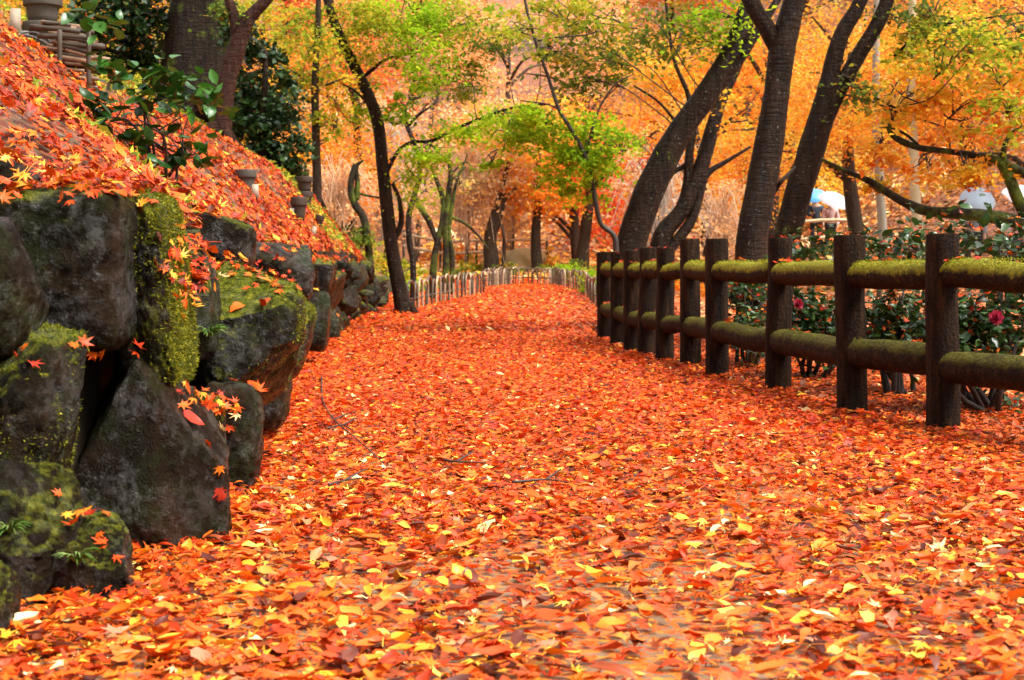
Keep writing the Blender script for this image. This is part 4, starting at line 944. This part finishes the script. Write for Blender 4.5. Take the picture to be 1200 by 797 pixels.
# low green and golden bushes round the bend and on the far bank
LB = [(488, 36, .5, GR), (508, 40, .4, YG), (545, 47, .5, OLV), (560, 50, .6, YG), (605, 49, .5, OLV), (655, 49.5, .55, OLV), (668, 47.5, .5, GR), (700, 40, .7, OLV), (712, 34, .8, GR), (745, 36, .9, YG), (800, 32, .9, OR), (828, 34, .9, OR), (640, 53, .7, YO), (590, 55, .8, YO), (530, 56, 1.0, OR), (460, 40, .7, YG),
      (1010, 40, .6, OLV), (1100, 33, .6, OLV), (1000, 30, .5, YG), (420, 32, .5, YG), (400, 30, .4, OLV)]
for i, (px, d, r0, pal) in enumerate(LB):
    r = np.random.default_rng(300 + i); x = (px - 600) / F * d; z = hfun(x, d); loc = np.array((x, d, z))
    cn = {id(GR): 'bright green', id(YG): 'yellow green', id(OLV): 'olive green', id(OR): 'orange', id(YO): 'golden'}[id(pal)]
    root = empty('low_bush', loc, 'low ' + cn + ' bush ' + ('by the bend of the path' if 480 < px < 720 else ('behind the leaning dark trunks' if px < 900 and px > 700 else ('on the right leafy bank' if px > 900 else 'at the far end of the slope'))), 'bush', cn + ' low bushes ' + str(int(px > 720) + int(px > 900) + int(px < 480) * 3))
    g = Geo(); leaf_cloud(g, [(loc + (r.normal(0, .2), 0, r0 * .4), (r0, r0 * .7, r0 * .6), int(900 * r0), pal), (loc + (r.normal(0, .4), -.1, r0 * .3), (r0 * .8, r0 * .6, r0 * .4), int(600 * r0), pal)], .09, r, csize=.22); g.obj('foliage', M_leaf, root, False, loc)
    g = Geo()
    for k in range(6): e = loc + (r.normal(0, r0 * .4), r.normal(0, r0 * .3), r0 * r.uniform(.4, .9)); g.add(*tube([loc - (0, 0, .05), (loc + e) / 2 + (0, 0, .05), e], [.016, .012, .005], 4, 2))
    g.obj('stem', M_twig, root, True, loc)

# ------------------------------------------------------------------ hoop fence
def hoop_fence(pts, n, label, h=.52, wd=.46):
    P, _ = catmull(pts, [1] * len(pts), 12); seg = np.r_[0, np.cumsum(np.linalg.norm(np.diff(P, axis=0), axis=1))]
    root = empty('hoop_fence', P[0], label, 'fence', None); off = np.array(P[0]); r = np.random.default_rng(n)
    at = lambda s: np.array([np.interp(s, seg, P[:, k]) for k in range(3)])
    L = seg[-1]; st = L / n
    for i in range(n):
        s0 = i * st; a = at(s0); b = at(min(L, s0 + max(wd, st * 1.05))); hh = h * r.uniform(.92, 1.08); a[2] = hfun(a[0], a[1]); b[2] = hfun(b[0], b[1]); up = np.array((0, 0, 1))
        w_ = b - a; jn = np.array((r.normal(0, .012), r.normal(0, .012), 0))
        g = Geo(); g.add(*tube([a - up * .08, a + up * hh * .6 + jn, a + w_ * .12 + up * hh * .88 + jn, a + w_ * .5 + up * hh, a + w_ * .88 + up * hh * .88 - jn, b + up * hh * .6 - jn, b - up * .08], [.021] * 7, 6, 3)); g.obj('hoop', M_hoop, root, True, off)
    for zf in (.42,):
        Q = [at(s) for s in np.linspace(0, L, 14)]
        for q in Q: q[2] = hfun(q[0], q[1]) + h * zf
        g = Geo(); g.add(*tube(Q, [.014] * 14, 5, 2)); g.obj('tie_rail', M_bamdark, root, True, off)
    k = max(3, n // 3)
    for s in np.linspace(.02, L - .02, k):
        a = at(s); a[2] = hfun(a[0], a[1]); g = Geo(); g.add(*tube([a - (0, 0, .08), a + (0.01, 0, h * .4), a + (0, 0.01, h * .8)], [.017, .016, .015], 6, 2)); g.obj('stake', M_bamdark, root, True, off)
hl = [hit(478, 367), hit(520, 356), hit(567, 346)]
hoop_fence(hl, 18, 'low bamboo hoop fence running from the slender trunk to the bend')
hb = [hit(568, 338.5), hit(600, 335), hit(640, 335), hit(662, 337.5)]
hoop_fence(hb, 26, 'low bamboo hoop fence across the end of the path')
hoop_fence([hit(664, 338.5), hit(684, 347), hit(699, 362)], 15, 'low bamboo hoop fence running from the bend to the log fence')

# bamboo rail fences far behind
def rail_fence(p0, p1, n, zs, label, m=M_rail3, hpost=1.0):
    root = empty('rail_fence', p0, label, 'fence'); off = np.array(p0); p0 = np.array(p0); p1 = np.array(p1)
    Q = [p0 + (p1 - p0) * t for t in np.linspace(0, 1, n)]
    for q in Q: q[2] = hfun(q[0], q[1])
    for q in Q: g = Geo(); g.add(*tube([q - (0, 0, .1), q + (0, 0, hpost * .5), q + (0, 0, hpost)], [.045, .045, .042], 8, 2, .05)); g.obj('post', M_stick2, root, True, off)
    for z in zs: g = Geo(); g.add(*tube([q + (0, -.05, z) for q in Q], [.05] * n, 8, 2, .05)); g.obj('rail', m, root, True, off)
rail_fence((-3.6, 51, 0), (1.2, 53, 0), 5, (.55, .95), 'pale two-rail bamboo fence behind the mid trunks', hpost=1.05)
pf = W(925, 270, 44); rail_fence((pf.x, 44, 0), (W(1000, 270, 44).x, 44, 0), 3, (.5, 1.0), 'pale rail fence in front of the people with umbrellas', hpost=1.1)
rail_fence((W(1030, 290, 27).x, 27, 0), (W(1215, 290, 26).x, 26, 0), 5, (.45, .85), 'brown two-rail fence at the foot of the leafy bank', M_stick2, .95)
# straw-wrapped mound beyond the bend
def mound():
    p = hit(612, 312, d0=46); p = Vector((W(612, 300, 52).x, 52, hfun(W(612, 300, 52).x, 52))); X, f = stone_shape(88, (1.5, 1.2, 1.1), 2.3, 6, 4, .14); g = Geo(); g.add(X, [f]); o = g.obj('boulder', M_thatch, None, True); o.location = p + Vector((0, 0, .2)); tag(o, 'pale yellowish boulder among the trunks beyond the bend', 'boulder')
mound()

# ------------------------------------------------------------------ camellia shrubs
def shrub(name, label, base, blobs, leaf, n_stem, seed, flowers=(), big_leaf=None, group=None, stem_r=.014, litter=0):
    r = np.random.default_rng(seed); loc = np.array(base, float); root = empty(name, loc, label, 'shrub', group)
    g = Geo(); cens = leaf_cloud(g, blobs, leaf, r, T=TO, csize=.16, per=16, flat=.7, tilt=.75)
    if big_leaf is None: g.obj('foliage', M_gloss, root, False, loc)['kind'] = 'stuff'
    gs = Geo(); allc = np.concatenate(cens)
    for k in range(n_stem):
        t = allc[r.integers(len(allc))]; b0 = loc + (r.normal(0, .05), r.normal(0, .05), -.05); m1 = b0 * .55 + t * .45 + r.normal(0, .07, 3) + (0, 0, .04)
        gs.add(*tube([b0, m1, t], [stem_r, stem_r * .7, stem_r * .25], 6, 4, .1, k))
        for _ in range(4):
            q = allc[r.integers(len(allc))]; q = q if np.linalg.norm(q - m1) < .5 else m1 + (q - m1) * .35
            gs.add(*tube([m1 + (t - m1) * r.uniform(0, .7), (m1 + q) / 2 + r.normal(0, .04, 3), q], [stem_r * .45, stem_r * .3, stem_r * .15], 5, 3))
    gs.obj('stem', M_twig, root, True, loc)
    if litter:
        g2 = Geo(); P = allc[r.integers(len(allc), size=litter)] + r.normal(0, .07, (litter, 3)); scatter(g2, T7, P, r.uniform(.045, .07, litter), pick(RO, litter, r), r, tilt=.7, curl=.9); g2.obj('caught_leaves', M_litter, root, False, loc)['kind'] = 'stuff'
    for p in flowers:
        g3 = Geo()
        for ring, (k, rr, tl) in enumerate(((7, .036, .5), (6, .026, .9), (4, .014, 1.3))):
            for q in range(k):
                a = q / k * 6.283 + ring; c = np.array((math.cos(a) * rr * .6, math.sin(a) * rr * .6, ring * .008))
                V, f = TO; X = V * .05; ct, st = math.cos(tl), math.sin(tl)
                X = np.stack([X[:, 0] * 1.5, X[:, 1] * ct - X[:, 2] * st, X[:, 1] * st + X[:, 2] * ct + .012], 1); a2 = a - 1.571
                X = np.stack([X[:, 0] * math.cos(a2) - X[:, 1] * math.sin(a2), X[:, 0] * math.sin(a2) + X[:, 1] * math.cos(a2), X[:, 2]], 1) + c
                g3.add(X, [f], np.tile(pick([((.45, .025, .06), 1), ((.55, .05, .10), 1)], 1, r), (len(X), 1)))
        o = g3.obj('flower', M_petal, root); o.location = Vector(p) - Vector(loc); o.rotation_euler = (R(75), 0, r.uniform(-.4, .4))
    return root, cens
for i, (px, d, pxs, lab, fl) in enumerate((
    (1160, 8.3, [(1165, 365, 60, 36, 420), (1110, 372, 34, 30, 240), (1190, 290, 40, 30, 200), (1140, 400, 50, 18, 240), (1120, 268, 26, 24, 70), (1180, 470, 30, 20, 60)], 'camellia shrub with a red flower behind the fence post with golden moss rails', [(1167, 373)]),
    (1050, 9.4, [(1055, 368, 40, 26, 380), (1035, 395, 34, 14, 180), (1075, 395, 30, 16, 160), (1040, 285, 40, 14, 110), (1060, 300, 34, 12, 90)], 'camellia shrub speckled with caught orange leaves between two fence posts', []),
    (955, 10.8, [(955, 365, 34, 24, 380), (975, 388, 26, 18, 220), (935, 385, 26, 18, 220), (960, 290, 40, 12, 120)], 'camellia shrub with a pink flower seen between the middle posts', [(934, 357)]),
    (880, 12.2, [(878, 355, 24, 22, 300), (885, 385, 26, 16, 240), (870, 330, 18, 16, 120)], 'low camellia shrub at the foot of the thick trunk', []))):
    dd = d; bp = ((px - 600) / F * dd, dd, 0.0); s_ = dd / F
    r_ = np.random.default_rng(i)
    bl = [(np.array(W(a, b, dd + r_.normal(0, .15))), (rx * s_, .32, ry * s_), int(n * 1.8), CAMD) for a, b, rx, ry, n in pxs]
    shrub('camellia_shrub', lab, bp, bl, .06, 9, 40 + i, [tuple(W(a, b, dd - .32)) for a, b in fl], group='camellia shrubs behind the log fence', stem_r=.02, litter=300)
# upper left camellia with large leaves, one by one
bp = hit(190, 212); s_ = bp.y / F; d0 = bp.y
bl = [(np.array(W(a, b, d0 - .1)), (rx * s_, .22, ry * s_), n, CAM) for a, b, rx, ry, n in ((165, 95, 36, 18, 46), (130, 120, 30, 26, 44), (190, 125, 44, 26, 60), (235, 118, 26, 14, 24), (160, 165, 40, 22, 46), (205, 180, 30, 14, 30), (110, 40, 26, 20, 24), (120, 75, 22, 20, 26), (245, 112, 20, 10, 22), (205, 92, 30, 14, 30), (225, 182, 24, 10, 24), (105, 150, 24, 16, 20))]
root, cens = shrub('camellia_bush', 'camellia bush with large glossy green leaves on the leafy slope', bp, bl, .1, 7, 60, big_leaf=True)
cl_meshes = []
for i in range(5):
    V, f = TO; r = np.random.default_rng(i); V = V.copy(); V[:, 2] += r.normal(-.1, .35) * V[:, 1] ** 2; V[:, 0] *= r.uniform(.95, 1.25)
    g = Geo(); g.add(V, [f], pick([((.045, .15, .012), 3), ((.08, .22, .016), 3), ((.025, .09, .01), 2)], 1, r)); g.add(*[(lambda t: (t[0], t[1]))(tube([(0, -.48, 0), (0, -.62, .01)], [.02, .016], 4, 2))][0], col=(.06, .09, .02)); cl_meshes.append(g.mesh('camellia_leaf', M_gloss))
ac = np.concatenate(cens)
for k in range(290):
    q = ac[rng.integers(len(ac))] + rng.normal(0, .055, 3); o = bpy.data.objects.new('leaf', cl_meshes[rng.integers(5)]); link(o, root)
    o.location = Vector(q) - bp; o.scale = (rng.uniform(.10, .15),) * 3; o.rotation_euler = (rng.normal(.5, .4), rng.normal(0, .4), rng.uniform(0, 6.28))
# bare branches at the upper left
def bare_branch():
    p = hit(118, 112); loc = np.array(p); d = p.y; root = empty('bare_sapling', loc, 'thin bare dark branches arching over the slope by the stick pile', 'sapling')
    for st in ([(118, 115, 5), (95, 88, 5), (66, 62, 4), (45, 46, 4), (18, 40, 3.5), (-20, 38, 3)], [(112, 110, 4), (90, 80, 3), (60, 50, 3), (40, 38, 2.5), (10, 42, 2)], [(108, 108, 4), (76, 72, 3), (68, 95, 2), (74, 108, 1.5)], [(115, 108, 4), (100, 90, 3), (84, 60, 2), (70, 48, 2)]):
        g = Geo(); g.add(*tube([W(a, b, d - .1 * k) for k, (a, b, _) in enumerate(st)], [w_ * d / F / 2 for _, _, w_ in st], 6, 4, .1)); g.obj('branch', M_twig, root, True, loc)
bare_branch()
# little fern tufts on the stones
def tuft(px, py, d, n, size, label, seed):
    r = np.random.default_rng(seed); c = W(px, py, d); h = bvh.ray_cast(Vector((0, 0, CH)), (c - Vector((0, 0, CH))).normalized())
    if h[0] is not None: c = h[0]
    g = Geo(); loc = np.array(c)
    for k in range(n):
        a = r.uniform(-2.6, .4); e = np.array((math.cos(a), math.sin(a) * .8 - .3, r.uniform(.0, .7))) * size * r.uniform(.6, 1.2)
        A = np.array(tube([(0, 0, 0), e * .55 + (0, 0, size * .25), e], [.0035, .005, .001], 3, 3, squash=.3, cap=False)[0]); fs = tube([(0, 0, 0), e * .55 + (0, 0, size * .25), e], [.0035, .005, .001], 3, 3, squash=.3, cap=False)[1]
        g.add(A, fs, np.tile(pick([((.10, .2, .03), 1), ((.2, .3, .08), 1)], 1, r), (len(A), 1)))
    o = g.obj('fern_tuft', M_grass); o.location = c; tag(o, label, 'plant')
tuft(90, 660, 3.8, 22, .055, 'thin grassy tuft on the small stone below the pointed stone', 1)
tuft(12, 625, 3.7, 20, .05, 'thin grassy tuft on the low stone at the wall foot', 2)
tuft(245, 395, 5.8, 40, .07, 'pale green leafy tuft on the jutting boulder', 3)

# ------------------------------------------------------------------ pots, tags, sticks on the slope
def pot(px, py, wpx, hpx, label, m, stack=1, tilt=(0, 0), d=None):
    p = hit(px, py) if d is None else W(px, py, d); s = p.y / F; w_ = wpx * s / 2; h = hpx * s / stack
    root = empty('plant_pot', p, label, 'pot')
    for k in range(stack):
        z = k * h * .92 - .04; r0 = w_ * (1.0 - .02 * k)
        body = [(0.001, z), (r0 * .72, z), (r0 * .76, z + h * .3), (r0 * .84, z + h * .62), (r0 * .86, z + h * .66)]
        g = Geo(); V, f = lathe(body); g.add(V, f); pb = g.obj('body', m, root, True)
        rim = [(r0 * .86, z + h * .655), (r0 * .985, z + h * .66), (r0, z + h * .7), (r0 * 1.0, z + h * .97), (r0 * .985, z + h), (r0 * .9, z + h), (r0 * .86, z + h * .75), (.001, z + h * .72)]
        g = Geo(); V, f = lathe(rim); g.add(V, f); g.obj('rim', m, pb, True)
    root.rotation_euler = (tilt[0], tilt[1], 0); return p
def wtag(px, py, wpx, hpx, label, m, d, tilt=0.0, cap=False):
    s = d / F; p = W(px, py, d); z = hfun(p.x, p.y); p = Vector((p.x, p.y, min(p.z, z + .02)))
    root = empty('wooden_tag', p, label, 'tag'); w_, h = wpx * s, hpx * s
    g = Geo(); V, f = box(0, 0, h * .5, w_, .02, h); top = V[:, 2] > h * .9; V[top, 0] *= .82; g.add(V, f); g.obj('board', m, root)
    g = Geo(); g.add(*tube([(0, .012, -.12), (0, .014, h * .3), (0, .016, h * .7)], [.01] * 3, 6, 2)); g.obj('stake', M_stick2, root, True)
    root.rotation_euler = (0, tilt, .25)
dp = pot(288, 222, 26, 28, 'grey clay pot alone on the slope below the evergreen', M_pot).y
wtag(299, 233, 9, 17, 'pale wooden tag beside the lone grey pot', M_tag, dp - .25)
dp2 = pot(357, 240, 20, 38, 'tall stack of brown clay pots behind the tagged pot', M_potdark, 2).y
dp3 = pot(350, 257, 20, 30, 'brown clay pot between the tags on the slope', M_potdark).y
wtag(341, 262, 8, 18, 'grey wooden tag left of the brown pot', M_taggrey, dp3 - .1)
wtag(366, 262, 6, 13, 'pale leaning tag right of the brown pot', M_tag, dp3 - .3, .25)
pot(372, 266, 11, 18, 'small dark tilted pot at the end of the pot row', M_potdark, 1, (0, .25))
dp4 = pot(50, 56, 46, 66, 'large grey stacked pots at the top of the slope by the sticks', M_pot, 2).y
wtag(28, 58, 13, 22, 'grey board leaning against the large stacked pots', M_taggrey, dp4 - .3)
wtag(18, 42, 14, 32, 'cream cone-topped marker beside the large stacked pots', M_tag, dp4 - .2)
def sticks():
    p = hit(82, 88); loc = np.array(p); d = p.y; s = d / F; r = np.random.default_rng(4); root = empty('stick_pile', loc, 'stacked pile of cut brown sticks next to the large pots', 'wood pile')
    for k in range(15):
        z = (k // 1) * 6.2; y0 = 106 - z * .9; x0 = 84 + r.normal(0, 6) - k * .6
        if y0 < 22: break
        for q in range(3):
            L = r.uniform(32, 62); c = x0 + r.normal(0, 9) + (q - 1) * 3; rr = r.uniform(2.2, 3.6) * s
            a = W(c - L / 2, y0 - 1 + r.normal(0, 1.5), d + .1 + q * .09); b = W(c + L / 2, y0 + 5 + r.normal(0, 2), d + .1 + q * .09)
            g = Geo(); g.add(*tube([a, (a + b) / 2 + Vector((0, 0, r.normal(0, .006))), b], [rr, rr, rr * .9], 8, 3, .12, k * 3 + q)); g.obj('stick', M_stick if r.uniform() < .62 else M_stick2, root, True, loc)
    for x_, y1, y2 in ((70, 110, 35), (104, 108, 26)):
        g = Geo(); g.add(*tube([W(x_, y1 + 6, d + .02), W(x_, (y1 + y2) / 2, d + .02), W(x_, y2, d + .02)], [.02] * 3, 7, 2)); g.obj('stake', M_stick2, root, True, loc)
sticks()

# ------------------------------------------------------------------ fallen twigs on the path
for i, (st, lab) in enumerate((
    ([(377, 440), (378, 468), (392, 492), (420, 516), (448, 542)], 'long thin dark twig curving over the leaves by the jutting boulder'),
    ([(385, 502), (402, 498), (415, 506)], 'short dark twig crossing the long twig'),
    ([(385, 568), (404, 563), (422, 560)], 'dark straight twig lying on the orange leaves'),
    ([(520, 539), (535, 541), (570, 542)], 'short black twig lying in the middle of the path'),
    ([(600, 565), (640, 562), (668, 566)], 'thin brown twig on the open path'))):
    P = [hit(a, b, .055) for a, b in st]; loc = P[0].copy(); g = Geo(); g.add(*tube(P, list(np.linspace(.005, .002, len(P))), 6, 5, .15, i))
    m_ = P[len(P) // 2]; g.add(*tube([m_, m_ + Vector((.05, .1, .02)), m_ + Vector((.06, .22, .01))], [.004, .003, .002], 5, 3))
    o = g.obj('fallen_twig', M_twig, None, True, np.array(loc)); o.location = loc; tag(o, lab, 'twig')

# ------------------------------------------------------------------ people with umbrellas
def skin_mesh(name, pts, edges, radii, m, parent, sub=1):
    me = bpy.data.meshes.new(name); me.from_pydata(pts, edges, []); me.materials.append(m)
    o = link(bpy.data.objects.new(name, me), parent)
    md = o.modifiers.new('skin', 'SKIN'); md.use_smooth_shade = True; o.modifiers.new('sub', 'SUBSURF').levels = sub; o.modifiers['sub'].render_levels = sub
    lay = me.skin_vertices[0] if me.skin_vertices else None
    if lay is None:
        return o
    for i, r_ in enumerate(radii): lay.data[i].radius = (r_, r_)
    lay.data[0].use_root = True
    return o
M_skin = plain('skin', (.45, .26, .18), .5, .3, .08, 20, 0); M_hair = plain('dark_hair', (.02, .016, .013), .5, .3, .2, 30)
def ensure_skin(me):
    if not me.skin_vertices:
        bm = bmesh.new(); bm.from_mesh(me); bm.verts.layers.skin.verify(); bm.to_mesh(me); bm.free()
def person(px, py_head, label, coat, trousers, umb_col, umb_label, height=1.66, face=math.pi, d=None, umb_off=(.12, 0), d_start=18, umb_r=.48):
    if d is None:
        d = d_start
        while d < 70:
            p = W(px, py_head, d)
            if hfun(p.x, d) + height <= p.z + 1e-3 or d > 69: break
            d += .2
    x = (px - 600) / F * d; z = hfun(x, d)
    root = empty('person', (x, d, z), label, 'person'); k = height / 1.7
    S = lambda L: [(a * k, b * k, c * k) for a, b, c in L]
    pts = S([(0, 0, .95), (0, 0, 1.2), (0, 0, 1.42), (0, .01, 1.5), (0, .02, 1.58), (0, .03, 1.68),
             (.1, 0, .9), (.11, .03, .5), (.11, 0, .09), (.12, .14, .04), (-.1, 0, .9), (-.11, -.02, .5), (-.12, -.02, .09), (-.12, .12, .04),
             (.19, 0, 1.4), (.25, .05, 1.13), (.15, .24, 1.15), (.13, .3, 1.19), (-.19, 0, 1.4), (-.25, .0, 1.12), (-.2, .12, .9), (-.2, .16, .84),
             (.12, .34, 1.22), (.10, .33, 1.20), (.15, .33, 1.23), (-.2, .18, .76), (-.18, .19, .77), (-.22, .18, .77), (-.16, .18, .80), (.10, .31, 1.24)])
    ed = [(0, 1), (1, 2), (2, 3), (3, 4), (4, 5), (0, 6), (6, 7), (7, 8), (8, 9), (0, 10), (10, 11), (11, 12), (12, 13), (2, 14), (14, 15), (15, 16), (16, 17), (2, 18), (18, 19), (19, 20), (20, 21), (17, 22), (17, 23), (17, 24), (21, 25), (21, 26), (21, 27), (21, 28), (17, 29)]
    ra = [.12, .12, .11, .055, .085, .07, .085, .06, .045, .035, .085, .06, .045, .035, .06, .045, .036, .03, .06, .045, .036, .03, .01, .01, .01, .01, .01, .01, .01, .01]
    def mk(name, idx, extra, m):
        mp = {v: i for i, v in enumerate(idx)}; me = bpy.data.meshes.new(name)
        me.from_pydata([pts[i] for i in idx], [(mp[a], mp[b]) for a, b in ed if a in mp and b in mp], []); ensure_skin(me); me.materials.append(m)
        for i, v in enumerate(idx): rr = (ra[v] + extra) * k; me.skin_vertices[0].data[i].radius = (rr, rr * (.75 if v in (0, 1, 2) else 1)); me.skin_vertices[0].data[i].use_root = (i == 0)
        o = link(bpy.data.objects.new(name, me), root); md = o.modifiers.new('skin', 'SKIN'); md.use_smooth_shade = True; sb = o.modifiers.new('sub', 'SUBSURF'); sb.levels = 1; sb.render_levels = 1; return o
    pbody = mk('body', list(range(30)), 0, M_skin); mk('jacket', [0, 1, 2, 14, 15, 16, 18, 19, 20], .022, coat); mk('trousers', [0, 6, 7, 8, 10, 11, 12], .016, trousers)
    V, f = ICO[3]; X = V * (.095, .105, .11) * k + np.array((0, -.012, 1.675)) * k; keep = [t for t in f if X[t].mean(0)[2] > 1.645 * k or X[t].mean(0)[1] < -.03 * k]
    g = Geo(); g.add(X, [np.array(keep)]); g.obj('hair', M_hair, pbody, True)
    g = Geo()
    for sx in (-.03, .03): g.add(*[(a * .011 * k + np.array((sx * k, .098 * k, 1.63 * k)), [b]) for a, b in [ICO[3]]][0])
    g.obj('eyes', M_hair, pbody, True)
    root.rotation_euler = (0, 0, face)
    # umbrella
    ca, sa = math.cos(face), math.sin(face); hx, hy = .13 * k, .33 * k; hp = Vector((x + hx * ca - hy * sa, d + hx * sa + hy * ca, z + 1.2 * k))
    u = empty('umbrella', hp, umb_label, 'umbrella'); Rr = umb_r; H = .24; n = 8; rings = 5; V = [(0, 0, 0)]; fs4 = []; fs3 = []
    for i in range(1, rings + 1):
        t = i / rings
        for j in range(n * 2):
            a = j / (n * 2) * 6.2832; rr = Rr * math.sin(t * 1.35) / math.sin(1.35) * (1 if j % 2 == 0 else .955); V.append((rr * math.cos(a), rr * math.sin(a), -H * (1 - math.cos(t * 1.35)) / (1 - math.cos(1.35)) + (0 if j % 2 == 0 else .012 * t)))
    m2 = n * 2
    fs3 = [(0, 1 + j, 1 + (j + 1) % m2) for j in range(m2)]
    fs4 = [(1 + i * m2 + j, 1 + (i + 1) * m2 + j, 1 + (i + 1) * m2 + (j + 1) % m2, 1 + i * m2 + (j + 1) % m2) for i in range(rings - 1) for j in range(m2)]
    g = Geo(); g.add(np.array(V) + (0, 0, .72), [np.array(fs3), np.array(fs4)]); uc = g.obj('canopy', umb_col, u, True)
    g = Geo(); g.add(*tube([(0, 0, -.12), (0, 0, .3), (0, 0, .78)], [.008] * 3, 8, 2)); us_ = g.obj('shaft', M_polegrey, u, True)
    g = Geo(); g.add(*tube([(0, 0, -.02), (0, 0, -.12), (.03, 0, -.17), (.06, 0, -.12)], [.013] * 4, 8, 3)); g.obj('handle', M_hair, us_, True)
    for j in range(n):
        a = j / n * 6.2832; g = Geo(); g.add(*tube([(0, 0, .45), (.5 * Rr * math.cos(a), .5 * Rr * math.sin(a), .655)], [.004, .004], 4, 2)); g.obj('rib', M_polegrey, uc, True)
    u.rotation_euler = (R(umb_off[1]), R(umb_off[0]), 0)
M_navy = plain('navy_coat', (.03, .04, .06), .7, .3); M_pinkc = plain('pale_pink_coat', (.6, .42, .40), .7, .3); M_dark = plain('dark_trousers', (.03, .03, .035), .8, .2); M_cream = plain('cream_coat', (.62, .5, .45), .7, .3); M_grey = plain('grey_coat', (.2, .22, .24), .7, .3)
M_ublue = plain('blue_umbrella_cloth', (.08, .35, .75), .5, .4, .1, 5, 0); M_uwhite = plain('white_umbrella_cloth', (.62, .57, .63), .5, .3, .1, 5, 0); M_upale = plain('pale_blue_umbrella_cloth', (.40, .56, .70), .5, .3, .1, 5, 0); M_upink = plain('pale_pink_umbrella_cloth', (.58, .46, .47), .5, .3, .1, 5, 0)
person(956, 247, 'person in a dark navy coat under a blue umbrella', M_navy, M_dark, M_ublue, 'blue umbrella held by the person in navy', umb_off=(-10, 20), d=46.5)
person(973, 253, 'person in a pale pink coat under a white umbrella', M_pinkc, M_dark, M_uwhite, 'white umbrella held by the person in pale pink', 1.58, umb_off=(16, 28), d=45.6)
person(1140, 244, 'person in a grey coat under a pale blue umbrella', M_grey, M_dark, M_upale, 'pale blue umbrella behind the camellia shoots', umb_off=(4, 40), d=31, umb_r=.36)
person(1192, 236, 'person in a cream coat under a pinkish white umbrella', M_cream, M_dark, M_upink, 'pinkish white umbrella tilted at the end of the bank', umb_off=(20, 25), d=27, umb_r=.5)
